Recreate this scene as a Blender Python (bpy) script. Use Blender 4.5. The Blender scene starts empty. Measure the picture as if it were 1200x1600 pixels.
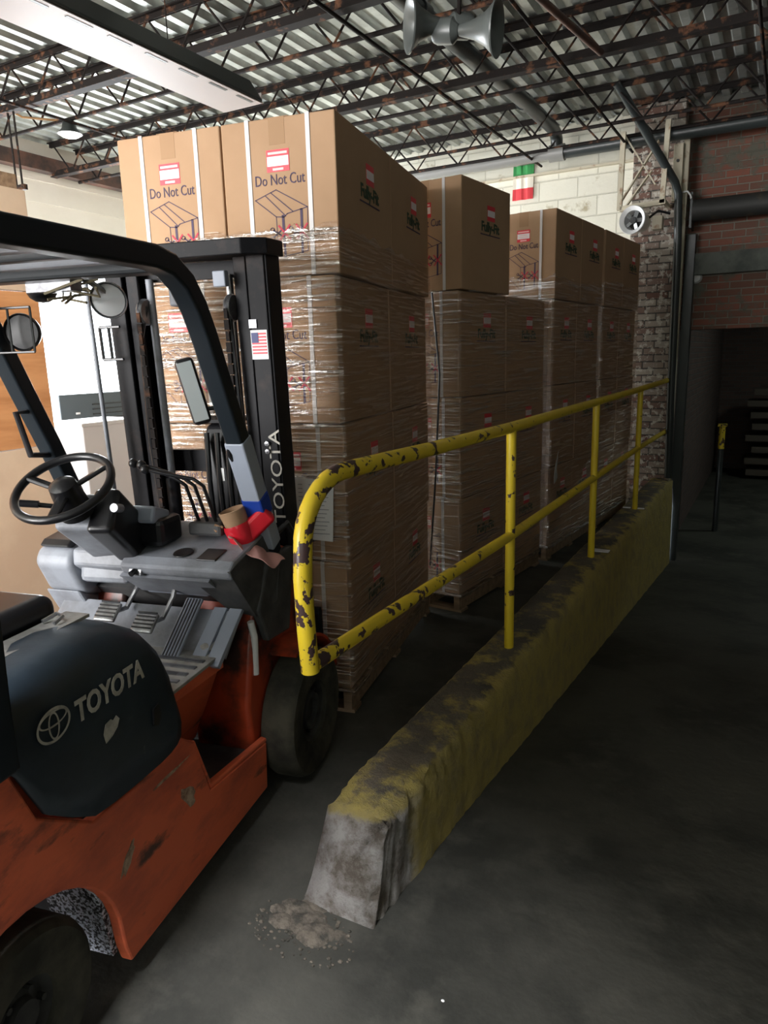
import bpy, bmesh, math, random
from mathutils import Vector, Matrix
random.seed(7)
S = bpy.context.scene
COL = S.collection
PI = math.pi
R = math.radians

# ------------------------------------------------------------------ camera
cd = bpy.data.cameras.new('camera'); cam = bpy.data.objects.new('camera', cd); COL.objects.link(cam)
cd.sensor_fit = 'VERTICAL'; cd.sensor_height = 36.0; cd.lens = 36.0*1100/1600
cd.clip_start = 0.02; cd.clip_end = 200
Rm = ((0.8758, 0.0805, -0.4759), (0.4822, -0.1993, 0.8532), (-0.0262, -0.9766, -0.2133))
M = Matrix(((Rm[0][0], -Rm[0][1], -Rm[0][2]), (Rm[1][0], -Rm[1][1], -Rm[1][2]), (Rm[2][0], -Rm[2][1], -Rm[2][2])))
cam.matrix_world = Matrix.Translation((0, 0, 1.6)) @ M.to_4x4()
S.camera = cam
S.view_settings.view_transform = 'Standard'; S.view_settings.look = 'None'
S.view_settings.gamma = 1; S.view_settings.use_curve_mapping = False
S.view_settings.exposure = 0.75

# ------------------------------------------------------------------ sky, light through the openings, and added fill lamps
W = bpy.data.worlds.new('sky'); S.world = W; W.use_nodes = True
wb = W.node_tree.nodes['Background']
wb.inputs[0].default_value = (0.86, 0.93, 1.0, 1); wb.inputs[1].default_value = 5.0

def area(name, loc, d, sx, sy, power, color=(1, 1, 1), portal=False, spread=180):
    l = bpy.data.lights.new(name, 'AREA'); l.shape = 'RECTANGLE'; l.size = sx; l.size_y = sy
    l.energy = power; l.color = color; l.spread = R(spread)
    if portal: l.cycles.is_portal = True
    o = bpy.data.objects.new(name, l); COL.objects.link(o); o.location = loc
    o.rotation_euler = Vector(d).to_track_quat('-Z', 'Y').to_euler()
    return o
area('portal', (-7.1, 5.6, 1.4), (1, 0, 0), 2.8, 2.7, 1, portal=True)
area('portal', (-4.4, -5.1, 1.6), (0, 1, 0), 3.6, 3.2, 1, portal=True)
area('daylight_and_fill', (-6.75, 5.6, 1.5), (1, 0.0, 0.15), 2.6, 2.5, 300, (0.93, 0.97, 1.0))
area('daylight_and_fill', (-4.4, -4.7, 1.8), (0.12, 1, 0.04), 3.3, 3.0, 430, (1.0, 0.96, 0.93))
area('added_fill', (-1.0, -0.9, 3.5), (-0.03, 0.36, -1), 0.5, 0.4, 15, (0.92, 0.94, 1.0), spread=46)  # added fill without a roof opening, makes the lit floor patch
area('added_fill', (-2.4, -1.6, 3.5), (-0.75, 0.75, -0.42), 1.4, 1.0, 120, (1.0, 0.97, 0.93), spread=95)  # added fill without a roof opening, brightens the partition and left wall
area('daylight_and_fill', (1.2, -4.7, 2.0), (-0.3, 1, 0.0), 2.0, 2.2, 25, (0.92, 1.0, 0.88))  # added ambient fill in front of the closed part of the rear wall

# ------------------------------------------------------------------ materials
MATS = {}
def nt(m): return m.node_tree.nodes, m.node_tree.links
def mat(name, col, rough=0.6, metal=0.0, col2=None, nscale=6.0, nlo=0.4, nhi=0.6, bump=0.0, bscale=40.0, spec=None, emit=None, stretch=None, detail=6.0, col3=None, n3=2.0, lo3=0.55, hi3=0.65, alpha=None):
    m = bpy.data.materials.new(name); m.use_nodes = True; N, L = nt(m)
    b = N['Principled BSDF']
    b.inputs['Base Color'].default_value = (*col, 1); b.inputs['Roughness'].default_value = rough; b.inputs['Metallic'].default_value = metal
    if spec is not None: b.inputs['Specular IOR Level'].default_value = spec
    if emit: b.inputs['Emission Color'].default_value = (*emit[0], 1); b.inputs['Emission Strength'].default_value = emit[1]
    tc = N.new('ShaderNodeTexCoord'); mp = N.new('ShaderNodeMapping'); L.new(tc.outputs['Object'], mp.inputs[0])
    if stretch: mp.inputs['Scale'].default_value = stretch
    cur = None
    def layer(prev, c, sc, lo, hi):
        n = N.new('ShaderNodeTexNoise'); n.inputs['Scale'].default_value = sc; n.inputs['Detail'].default_value = detail; n.inputs['Roughness'].default_value = 0.62
        L.new(mp.outputs[0], n.inputs['Vector'])
        r = N.new('ShaderNodeMapRange'); r.inputs[1].default_value = lo; r.inputs[2].default_value = hi; L.new(n.outputs[0], r.inputs[0])
        x = N.new('ShaderNodeMix'); x.data_type = 'RGBA'; L.new(r.outputs[0], x.inputs[0])
        if prev is None: x.inputs[6].default_value = (*col, 1)
        else: L.new(prev, x.inputs[6])
        x.inputs[7].default_value = (*c, 1)
        return x.outputs[2]
    if col2: cur = layer(cur, col2, nscale, nlo, nhi)
    if col3: cur = layer(cur, col3, n3, lo3, hi3)
    if cur: L.new(cur, b.inputs['Base Color'])
    if bump:
        n = N.new('ShaderNodeTexNoise'); n.inputs['Scale'].default_value = bscale; n.inputs['Detail'].default_value = 5
        L.new(mp.outputs[0], n.inputs['Vector'])
        bp = N.new('ShaderNodeBump'); bp.inputs['Strength'].default_value = bump; bp.inputs['Distance'].default_value = 0.01
        L.new(n.outputs[0], bp.inputs['Height']); L.new(bp.outputs[0], b.inputs['Normal'])
    MATS[name] = m
    return m

def brick_mat(name, c1, c2, mortar, paint=None, ns=5, plo=0.5, phi=0.6, bw=0.21, bh=0.068, rough=0.85, swap=False):
    m = bpy.data.materials.new(name); m.use_nodes = True; N, L = nt(m); b = N['Principled BSDF']; b.inputs['Roughness'].default_value = rough
    tc = N.new('ShaderNodeTexCoord'); sp = N.new('ShaderNodeSeparateXYZ'); cb = N.new('ShaderNodeCombineXYZ')
    L.new(tc.outputs['Object'], sp.inputs[0])
    ad = N.new('ShaderNodeMath'); ad.operation = 'ADD'; L.new(sp.outputs[0], ad.inputs[0]); L.new(sp.outputs[1], ad.inputs[1])
    L.new(ad.outputs[0], cb.inputs[0]); L.new(sp.outputs[2], cb.inputs[1])
    br = N.new('ShaderNodeTexBrick'); L.new(cb.outputs[0], br.inputs['Vector']); br.inputs['Scale'].default_value = 1.0
    br.inputs['Brick Width'].default_value = bw; br.inputs['Row Height'].default_value = bh; br.inputs['Mortar Size'].default_value = 0.007; br.inputs['Mortar Smooth'].default_value = 0.4
    br.inputs['Color1'].default_value = (*c1, 1); br.inputs['Color2'].default_value = (*c2, 1); br.inputs['Mortar'].default_value = (*mortar, 1)
    out = br.outputs['Color']
    n = N.new('ShaderNodeTexNoise'); n.inputs['Scale'].default_value = ns; n.inputs['Detail'].default_value = 8; n.inputs['Roughness'].default_value = 0.7
    L.new(tc.outputs['Object'], n.inputs['Vector'])
    if paint:
        r = N.new('ShaderNodeMapRange'); r.inputs[1].default_value = plo; r.inputs[2].default_value = phi; L.new(n.outputs[0], r.inputs[0])
        x = N.new('ShaderNodeMix'); x.data_type = 'RGBA'; L.new(r.outputs[0], x.inputs[0]); L.new(out, x.inputs[6]); x.inputs[7].default_value = (*paint, 1); out = x.outputs[2]
    L.new(out, b.inputs['Base Color'])
    mx = N.new('ShaderNodeMath'); mx.operation = 'MULTIPLY_ADD'; L.new(br.outputs['Fac'], mx.inputs[0]); mx.inputs[1].default_value = -1.0; L.new(n.outputs[0], mx.inputs[2])
    bp = N.new('ShaderNodeBump'); bp.inputs['Strength'].default_value = 0.8; bp.inputs['Distance'].default_value = 0.012; L.new(mx.outputs[0], bp.inputs['Height']); L.new(bp.outputs[0], b.inputs['Normal'])
    return m

def film_mat():
    m = bpy.data.materials.new('stretch_film'); m.use_nodes = True; N, L = nt(m); N.remove(N['Principled BSDF'])
    out = N['Material Output']; tr = N.new('ShaderNodeBsdfTransparent'); gl = N.new('ShaderNodeBsdfGlossy'); mix = N.new('ShaderNodeMixShader')
    gl.inputs['Roughness'].default_value = 0.22; gl.inputs['Color'].default_value = (1, 0.97, 0.93, 1); tr.inputs['Color'].default_value = (0.95, 0.93, 0.91, 1)
    tc = N.new('ShaderNodeTexCoord'); mp = N.new('ShaderNodeMapping'); mp.inputs['Scale'].default_value = (2.2, 2.2, 48); mp.inputs['Rotation'].default_value = (R(3), R(4), 0)
    L.new(tc.outputs['Object'], mp.inputs[0])
    n = N.new('ShaderNodeTexNoise'); n.inputs['Scale'].default_value = 1.6; n.inputs['Detail'].default_value = 4; n.inputs['Distortion'].default_value = 0.6; L.new(mp.outputs[0], n.inputs['Vector'])
    bp = N.new('ShaderNodeBump'); bp.inputs['Strength'].default_value = 1.0; bp.inputs['Distance'].default_value = 0.03; L.new(n.outputs[0], bp.inputs['Height'])
    L.new(bp.outputs[0], gl.inputs['Normal'])
    r = N.new('ShaderNodeMapRange'); r.inputs[1].default_value = 0.46; r.inputs[2].default_value = 0.66; r.inputs[3].default_value = 0.08; r.inputs[4].default_value = 0.75
    L.new(n.outputs[0], r.inputs[0]); L.new(r.outputs[0], mix.inputs[0]); L.new(tr.outputs[0], mix.inputs[1]); L.new(gl.outputs[0], mix.inputs[2]); L.new(mix.outputs[0], out.inputs[0])
    return m

def rail_mat():
    m = bpy.data.materials.new('chipped_yellow_rail'); m.use_nodes = True; N, L = nt(m); b = N['Principled BSDF']; b.inputs['Roughness'].default_value = 0.32
    tc = N.new('ShaderNodeTexCoord'); sp = N.new('ShaderNodeSeparateXYZ'); L.new(tc.outputs['Object'], sp.inputs[0])
    n = N.new('ShaderNodeTexNoise'); n.inputs['Scale'].default_value = 22; n.inputs['Detail'].default_value = 5; n.inputs['Roughness'].default_value = 0.55; L.new(tc.outputs['Object'], n.inputs['Vector'])
    g = N.new('ShaderNodeMapRange'); g.inputs[1].default_value = 1.6; g.inputs[2].default_value = 3.4; g.inputs[3].default_value = 0.545; g.inputs[4].default_value = 0.66; L.new(sp.outputs[1], g.inputs[0])
    s = N.new('ShaderNodeMath'); s.operation = 'SUBTRACT'; L.new(n.outputs[0], s.inputs[0]); L.new(g.outputs[0], s.inputs[1])
    r = N.new('ShaderNodeMapRange'); r.inputs[1].default_value = 0.0; r.inputs[2].default_value = 0.012; L.new(s.outputs[0], r.inputs[0])
    n2 = N.new('ShaderNodeTexNoise'); n2.inputs['Scale'].default_value = 9; n2.inputs['Detail'].default_value = 6; L.new(tc.outputs['Object'], n2.inputs['Vector'])
    x0 = N.new('ShaderNodeMix'); x0.data_type = 'RGBA'; L.new(n2.outputs[0], x0.inputs[0]); x0.inputs[6].default_value = (0.80, 0.60, 0.025, 1); x0.inputs[7].default_value = (0.62, 0.43, 0.03, 1)
    x = N.new('ShaderNodeMix'); x.data_type = 'RGBA'; L.new(r.outputs[0], x.inputs[0]); L.new(x0.outputs[2], x.inputs[6]); x.inputs[7].default_value = (0.055, 0.03, 0.03, 1)
    L.new(x.outputs[2], b.inputs['Base Color'])
    bp = N.new('ShaderNodeBump'); bp.inputs['Strength'].default_value = 0.5; bp.inputs['Distance'].default_value = 0.004; bp.invert = True; L.new(r.outputs[0], bp.inputs['Height']); L.new(bp.outputs[0], b.inputs['Normal'])
    return m

def curb_mat():
    # yellow paint on the ramp side and edges, worn to brown concrete on the tread, bare pale concrete on the broken nose
    m = bpy.data.materials.new('worn_yellow_curb'); m.use_nodes = True; N, L = nt(m); b = N['Principled BSDF']; b.inputs['Roughness'].default_value = 0.75
    tc = N.new('ShaderNodeTexCoord'); sp = N.new('ShaderNodeSeparateXYZ'); L.new(tc.outputs['Object'], sp.inputs[0])
    n = N.new('ShaderNodeTexNoise'); n.inputs['Scale'].default_value = 9; n.inputs['Detail'].default_value = 9; n.inputs['Roughness'].default_value = 0.7; L.new(tc.outputs['Object'], n.inputs['Vector'])
    nb = N.new('ShaderNodeTexNoise'); nb.inputs['Scale'].default_value = 3; nb.inputs['Detail'].default_value = 6; L.new(tc.outputs['Object'], nb.inputs['Vector'])
    def mr(a, lo, hi, o0=0.0, o1=1.0):
        r = N.new('ShaderNodeMapRange'); r.inputs[1].default_value = lo; r.inputs[2].default_value = hi; r.inputs[3].default_value = o0; r.inputs[4].default_value = o1; L.new(a, r.inputs[0]); return r.outputs[0]
    def mth(op, a, c):
        r = N.new('ShaderNodeMath'); r.operation = op
        for i, v in enumerate((a, c)):
            if isinstance(v, float): r.inputs[i].default_value = v
            else: L.new(v, r.inputs[i])
        r.use_clamp = False; return r.outputs[0]
    def mx(f, a, c):
        x = N.new('ShaderNodeMix'); x.data_type = 'RGBA'; L.new(f, x.inputs[0])
        for i, v in ((6, a), (7, c)):
            if isinstance(v, tuple): x.inputs[i].default_value = (*v, 1)
            else: L.new(v, x.inputs[i])
        return x.outputs[2]
    conc = mx(mr(n.outputs[0], 0.42, 0.6), (0.13, 0.105, 0.08), (0.36, 0.335, 0.31))
    yel = mx(mr(n.outputs[0], 0.45, 0.75), (0.40, 0.31, 0.085), (0.24, 0.195, 0.10))
    brown = mx(mr(nb.outputs[0], 0.4, 0.65), (0.15, 0.12, 0.085), (0.075, 0.068, 0.055))
    geo = N.new('ShaderNodeNewGeometry'); sn = N.new('ShaderNodeSeparateXYZ'); L.new(tc.outputs['Normal'], sn.inputs[0])
    # tread wear: only where the object's top is
    zt = mth('MULTIPLY_ADD' if False else 'ADD', sp.outputs[2], mth('MULTIPLY', mth('SUBTRACT', n.outputs[0], 0.5), 0.10))
    tread = mr(zt, 0.285, 0.3)
    e = mth('ABSOLUTE', mth('ADD', sp.outputs[0], 1.0), 0.0)
    edge = mr(mth('ADD', e, mth('MULTIPLY', mth('SUBTRACT', n.outputs[0], 0.5), 0.22)), 0.098, 0.112)
    treadf = mth('MULTIPLY', tread, mth('SUBTRACT', 1.0, mth('MULTIPLY', edge, 0.35)))
    col = mx(treadf, yel, brown)
    # broken bare nose
    yy = mth('ADD', sp.outputs[1], mth('MULTIPLY', mth('SUBTRACT', nb.outputs[0], 0.5), 0.35))
    zz = mth('ADD', sp.outputs[2], mth('MULTIPLY', mth('SUBTRACT', n.outputs[0], 0.5), 0.12))
    nose = mth('MULTIPLY', mr(yy, 1.78, 1.70), mr(zz, 0.27, 0.25))
    col = mx(nose, col, conc)
    L.new(col, b.inputs['Base Color'])
    bp = N.new('ShaderNodeBump'); bp.inputs['Strength'].default_value = 1.0; bp.inputs['Distance'].default_value = 0.035; L.new(n.outputs[0], bp.inputs['Height']); L.new(bp.outputs[0], b.inputs['Normal'])
    return m

kraft = mat('kraft_cardboard', (0.41, 0.262, 0.158), 0.8, col2=(0.36, 0.225, 0.132), nscale=3, nlo=0.3, nhi=0.7, spec=0.25)
kraft_dark = mat('packing_tape', (0.33, 0.20, 0.11), 0.6, spec=0.2)
white_strap = mat('white_strap', (0.60, 0.58, 0.58), 0.5)
red_ink = mat('red_sticker', (0.72, 0.03, 0.05), 0.45)
white_ink = mat('white_sticker', (0.85, 0.78, 0.80), 0.5)
pink_ink = mat('pink_print', (0.9, 0.5, 0.5), 0.5)
blue_ink = mat('dark_ink', (0.055, 0.035, 0.075), 0.7)
cross_ink = mat('red_ink', (0.5, 0.03, 0.06), 0.7)
green_ink = mat('green_ink', (0.03, 0.06, 0.03), 0.7)
film = film_mat()
railm = rail_mat(); curbm = curb_mat()
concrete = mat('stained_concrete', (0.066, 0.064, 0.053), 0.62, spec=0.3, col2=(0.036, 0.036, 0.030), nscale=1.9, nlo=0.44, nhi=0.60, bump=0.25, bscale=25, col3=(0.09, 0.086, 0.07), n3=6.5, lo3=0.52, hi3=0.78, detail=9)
ramp_m = mat('stained_ramp_concrete', (0.075, 0.08, 0.066), 0.6, col2=(0.042, 0.045, 0.038), nscale=1.6, nlo=0.42, nhi=0.62, bump=0.25, bscale=25, col3=(0.115, 0.115, 0.095), n3=3.2, lo3=0.56, hi3=0.8, detail=9)
deckm = mat('galvanized_deck', (0.46, 0.48, 0.45), 0.36, metal=0.55, col2=(0.25, 0.26, 0.24), nscale=2.5, nlo=0.4, nhi=0.65, col3=(0.11, 0.09, 0.07), n3=5.0, lo3=0.66, hi3=0.72)
rust = mat('rusty_black_steel', (0.014, 0.011, 0.010), 0.75, spec=0.15, col2=(0.12, 0.055, 0.03), nscale=9, nlo=0.55, nhi=0.64)
rust2 = mat('brown_steel', (0.13, 0.06, 0.04), 0.6, col2=(0.05, 0.03, 0.025), nscale=5)
blackpipe = mat('black_pipe', (0.03, 0.036, 0.036), 0.35)
greypipe = mat('grey_pipe', (0.20, 0.20, 0.19), 0.4)
white_wall = mat('white_painted_siding', (0.74, 0.70, 0.62), 0.7, col2=(0.64, 0.59, 0.5), nscale=0.8, nlo=0.4, nhi=0.7)
beige_wall = mat('dark_painted_wall', (0.16, 0.16, 0.14), 0.8, col2=(0.1, 0.1, 0.09), nscale=1.0)
blockm = brick_mat('white_painted_block', (0.72, 0.70, 0.60), (0.66, 0.64, 0.54), (0.58, 0.56, 0.47), paint=(0.38, 0.33, 0.22), plo=0.60, phi=0.72, bw=0.41, bh=0.2)
brickm = brick_mat('red_brick', (0.30, 0.11, 0.075), (0.17, 0.09, 0.065), (0.27, 0.25, 0.21), paint=(0.15, 0.145, 0.115), plo=0.5, phi=0.62, ns=4)
pilm = brick_mat('peeling_painted_brick', (0.15, 0.07, 0.05), (0.34, 0.30, 0.25), (0.07, 0.06, 0.05), paint=(0.50, 0.46, 0.40), plo=0.53, phi=0.56, ns=16)
orange = mat('orange_body_paint', (0.80, 0.16, 0.065), 0.5, col2=(0.50, 0.10, 0.05), nscale=3.2, nlo=0.44, nhi=0.66, col3=(0.10, 0.045, 0.03), n3=4.5, lo3=0.58, hi3=0.70, stretch=(1, 1.0, 2.6), bump=0.05, bscale=12)
orange_g = mat('greasy_orange_paint', (0.42, 0.055, 0.018), 0.4, col2=(0.035, 0.018, 0.014), nscale=3.2, nlo=0.45, nhi=0.58, bump=0.05, bscale=12)
char = mat('charcoal_body_paint', (0.028, 0.042, 0.055), 0.42, col2=(0.018, 0.028, 0.038), nscale=5, col3=(0.10, 0.12, 0.125), n3=14, lo3=0.68, hi3=0.76, bump=0.08, bscale=30)
guardm = mat('dark_guard_paint', (0.010, 0.015, 0.020), 0.4, spec=0.35)
mastm = mat('black_mast_steel', (0.008, 0.008, 0.010), 0.5, metal=0.0, spec=0.18, col2=(0.03, 0.022, 0.02), nscale=8, nlo=0.55, nhi=0.7)
greyp = mat('grey_dash_plastic', (0.27, 0.29, 0.33), 0.5, col2=(0.16, 0.165, 0.18), nscale=6, nlo=0.42, nhi=0.68, bump=0.1, bscale=60)
darkp = mat('dark_dusty_plastic', (0.035, 0.035, 0.038), 0.6, col2=(0.075, 0.075, 0.075), nscale=8)
blackp = mat('black_plastic', (0.012, 0.012, 0.014), 0.3)
steel = mat('bare_steel', (0.42, 0.43, 0.45), 0.35, metal=0.8, col2=(0.2, 0.2, 0.21), nscale=12)
rodm = mat('polished_rod', (0.5, 0.5, 0.5), 0.25, metal=0.9)
rubber = mat('dusty_rubber', (0.032, 0.031, 0.025), 0.85, spec=0.2, col2=(0.085, 0.078, 0.058), nscale=6, nlo=0.4, nhi=0.65, bump=0.2, bscale=30)
rimm = mat('dirty_wheel_hub', (0.05, 0.05, 0.045), 0.75, col2=(0.02, 0.02, 0.02), nscale=10)
floorplate = mat('aluminium_floor_plate', (0.42, 0.41, 0.38), 0.45, metal=0.2, col2=(0.2, 0.19, 0.17), nscale=9)
mirrorm = mat('mirror_glass', (0.42, 0.46, 0.47), 0.35, metal=0.3)  # pale base colour stands in for the mirror's reflection
offwhite = mat('worn_decal', (0.52, 0.50, 0.44), 0.6, col2=(0.35, 0.33, 0.29), nscale=30)
sticker_w = mat('white_decal', (0.75, 0.75, 0.75), 0.5)
navy = mat('navy_ink', (0.02, 0.03, 0.16), 0.5)
lampglass = mat('lamp_glass', (0.5, 0.52, 0.52), 0.25)
fixwhite = mat('white_enamel', (0.62, 0.56, 0.55), 0.5)
fixdark = mat('dark_and_unlit_enamel', (0.018, 0.022, 0.02), 0.4)
wood = mat('pallet_wood', (0.30, 0.20, 0.12), 0.8, col2=(0.19, 0.12, 0.07), nscale=4, stretch=(1, 6, 6))
ply = mat('orange_plywood', (0.56, 0.27, 0.11), 0.65, col2=(0.40, 0.17, 0.06), nscale=2.2, nlo=0.42, nhi=0.66, stretch=(1, 0.6, 5))
ply_pale = mat('pale_board', (0.60, 0.46, 0.33), 0.75, col2=(0.52, 0.38, 0.27), nscale=1.5)
paper = mat('white_paper', (0.78, 0.77, 0.78), 0.6)
redtape = mat('red_tape', (0.62, 0.015, 0.03), 0.25)
bluetape = mat('blue_tape', (0.01, 0.05, 0.35), 0.4)
ragm = mat('pink_rag', (0.55, 0.30, 0.27), 0.85)
hornm = mat('grey_horn_paint', (0.10, 0.11, 0.105), 0.35)
creamsteel = mat('cream_painted_steel', (0.50, 0.45, 0.34), 0.6, col2=(0.28, 0.17, 0.10), nscale=10, nlo=0.55, nhi=0.66)
flag_green = mat('flag_green', (0.04, 0.30, 0.08), 0.7); flag_red = mat('flag_red', (0.62, 0.04, 0.05), 0.7); flag_white = mat('flag_white', (0.74, 0.70, 0.6), 0.7)
foil = mat('speckled_liner', (0.80, 0.84, 0.95), 0.4, col2=(0.012, 0.012, 0.016), nscale=110, nlo=0.46, nhi=0.54, bump=0.6, bscale=60)  # pale blue and black noise speckle
yellowtape = mat('yellow_tape', (0.6, 0.6, 0.05), 0.5)
machinem = mat('dark_grey_machine', (0.06, 0.075, 0.085), 0.5)
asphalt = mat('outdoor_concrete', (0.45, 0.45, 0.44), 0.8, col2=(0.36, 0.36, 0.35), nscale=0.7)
skinny = mat('galvanized_bracket', (0.30, 0.31, 0.31), 0.4, metal=0.5)

# ------------------------------------------------------------------ geometry helpers
class MB:
    def __init__(s): s.bm = bmesh.new()
    def box(s, c, d, rot=None):
        m = Matrix.Translation(c)
        if rot is not None: m = m @ rot.to_4x4()
        m = m @ Matrix.Diagonal((d[0], d[1], d[2], 1))
        bmesh.ops.create_cube(s.bm, size=1, matrix=m); return s
    def bar(s, a, b, w, h):
        a = Vector(a); b = Vector(b); d = b-a
        q = d.to_track_quat('Y', 'Z').to_matrix()
        return s.box((a+b)/2, (w, d.length, h), q)
    def cyl(s, a, b, r, r2=None, n=20, caps=True):
        a = Vector(a); b = Vector(b); d = b-a
        m = Matrix.Translation((a+b)/2) @ d.to_track_quat('Z', 'Y').to_matrix().to_4x4()
        bmesh.ops.create_cone(s.bm, cap_ends=caps, segments=n, radius1=r, radius2=r if r2 is None else r2, depth=d.length, matrix=m); return s
    def sph(s, c, r, n=16, sc=(1, 1, 1)):
        bmesh.ops.create_uvsphere(s.bm, u_segments=n, v_segments=max(6, n//2), radius=r, matrix=Matrix.Translation(c) @ Matrix.Diagonal((*sc, 1))); return s
    def tube(s, pts, r, n=12, caps=True):
        pts = [Vector(p) for p in pts]; rings = []; up = None
        for i, p in enumerate(pts):
            t = (pts[min(i+1, len(pts)-1)] - pts[max(i-1, 0)]).normalized()
            if up is None:
                up = Vector((0, 0, 1)) if abs(t.z) < 0.9 else Vector((1, 0, 0))
            x = t.cross(up).normalized(); up = x.cross(t).normalized()
            rr = r[i] if isinstance(r, (list, tuple)) else r
            rings.append([s.bm.verts.new(p + (x*math.cos(k*2*PI/n) + up*math.sin(k*2*PI/n))*rr) for k in range(n)])
        for a, b in zip(rings, rings[1:]):
            for k in range(n): s.bm.faces.new((a[k], a[(k+1) % n], b[(k+1) % n], b[k]))
        if caps: s.bm.faces.new(rings[0][::-1]); s.bm.faces.new(rings[-1])
        return s
    def sect(s, pts, w, h, upv=(1, 0, 0)):
        """rectangular bar swept along a path; w along upv, h in the path plane"""
        pts = [Vector(p) for p in pts]; U = Vector(upv); rings = []
        for i, p in enumerate(pts):
            t = (pts[min(i+1, len(pts)-1)] - pts[max(i-1, 0)]).normalized(); n = t.cross(U).normalized()
            rings.append([s.bm.verts.new(p + U*a*w/2 + n*b*h/2) for a, b in ((-1, -1), (1, -1), (1, 1), (-1, 1))])
        for a, b in zip(rings, rings[1:]):
            for k in range(4): s.bm.faces.new((a[k], a[(k+1) % 4], b[(k+1) % 4], b[k]))
        s.bm.faces.new(rings[0][::-1]); s.bm.faces.new(rings[-1]); return s
    def prism(s, poly, a, b, ax='x'):
        """poly = list of 2D points; extruded along ax from a to b. ax x: (y,z); y: (x,z); z: (x,y)"""
        def P(q, t):
            return {'x': (t, q[0], q[1]), 'y': (q[0], t, q[1]), 'z': (q[0], q[1], t)}[ax]
        v0 = [s.bm.verts.new(P(q, a)) for q in poly]; v1 = [s.bm.verts.new(P(q, b)) for q in poly]; n = len(poly)
        s.bm.faces.new(v0[::-1]); s.bm.faces.new(v1)
        for k in range(n): s.bm.faces.new((v0[k], v0[(k+1) % n], v1[(k+1) % n], v1[k]))
        return s
    def lathe(s, prof, o, d, n=32, closed=False):
        """prof = [(r, t)] revolved about axis d from o"""
        o = Vector(o); d = Vector(d).normalized(); x = d.orthogonal().normalized(); y = d.cross(x); rings = []
        for r, t in prof:
            rings.append([s.bm.verts.new(o + d*t + (x*math.cos(k*2*PI/n) + y*math.sin(k*2*PI/n))*max(r, 1e-4)) for k in range(n)])
        pr = list(zip(rings, rings[1:]))
        if closed: pr.append((rings[-1], rings[0]))
        for a, b in pr:
            for k in range(n): s.bm.faces.new((a[k], a[(k+1) % n], b[(k+1) % n], b[k]))
        return s
    def quad(s, *p):
        s.bm.faces.new([s.bm.verts.new(q) for q in p]); return s
    def build(s, name, m, parent=None, bevel=0, smooth=False, seg=2, disp=0, dscale=0.1):
        bmesh.ops.recalc_face_normals(s.bm, faces=s.bm.faces)
        me = bpy.data.meshes.new(name); s.bm.to_mesh(me); s.bm.free()
        for mm in (m if isinstance(m, list) else [m]): me.materials.append(mm)
        if smooth:
            for p in me.polygons: p.use_smooth = True
        o = bpy.data.objects.new(name, me); COL.objects.link(o)
        if parent: o.parent = parent
        if bevel:
            b = o.modifiers.new('bevel', 'BEVEL'); b.width = bevel; b.segments = seg; b.limit_method = 'ANGLE'; b.angle_limit = R(35)
            if smooth or seg > 2:
                w = o.modifiers.new('wn', 'WEIGHTED_NORMAL')
                for p in me.polygons: p.use_smooth = True
        elif smooth:
            es = o.modifiers.new('es', 'EDGE_SPLIT'); es.split_angle = R(40)
        return o

def tag(o, label, cat, group=None, kind=None):
    if label: o['label'] = label
    if cat: o['category'] = cat
    if group: o['group'] = group
    if kind: o['kind'] = kind
    return o
def thing(name, label, cat, loc=(0, 0, 0), rz=0, group=None):
    o = bpy.data.objects.new(name, None); COL.objects.link(o); o.location = loc; o.rotation_euler = (0, 0, rz); o.empty_display_size = 0.05
    return tag(o, label, cat, group)
def struct(o): o['kind'] = 'structure'; return o
def copy_tree(o, parent=None):
    c = o.copy(); COL.objects.link(c)
    if parent: c.parent = parent
    for ch in list(o.children): copy_tree(ch, c)
    return c
def text_obj(name, s, size, m, parent, mw, extrude=0.0006, bold=0.0, shear=0.0, sx=1.0):
    cu = bpy.data.curves.new(name, 'FONT'); cu.body = s; cu.size = size; cu.extrude = extrude; cu.offset = bold; cu.align_x = 'CENTER'; cu.align_y = 'CENTER'; cu.shear = shear; cu.resolution_u = 3
    t = bpy.data.objects.new(name, cu); COL.objects.link(t)
    me = bpy.data.meshes.new_from_object(t.evaluated_get(bpy.context.evaluated_depsgraph_get()))
    bpy.data.objects.remove(t); bpy.data.curves.remove(cu)
    me.transform(mw @ Matrix.Diagonal((sx, 1, 1, 1))); me.materials.clear(); me.materials.append(m)
    o = bpy.data.objects.new(name, me); COL.objects.link(o)
    if parent: o.parent = parent
    return o
FRONT = Matrix(((1, 0, 0), (0, 0, -1), (0, 1, 0))).to_4x4()     # text on a face looking to -y
SIDE = Matrix(((0, 0, 1), (1, 0, 0), (0, 1, 0))).to_4x4()       # text on a face looking to +x

# ================================================================== SETTING
YB = 7.95
XL = -7.0
# floor: loading level, with the ramp sinking away on the right of the curb
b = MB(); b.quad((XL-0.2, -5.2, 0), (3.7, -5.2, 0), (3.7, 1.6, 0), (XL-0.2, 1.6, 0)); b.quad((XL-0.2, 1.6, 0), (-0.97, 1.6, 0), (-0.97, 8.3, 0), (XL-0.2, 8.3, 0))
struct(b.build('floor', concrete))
def rz(y):
    t_ = max(0.0, y-1.6)
    return -0.105*min(t_*t_/1.2 if t_ < 0.6 else t_-0.3, 6.2) if y > 1.6 else 0.0

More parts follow.
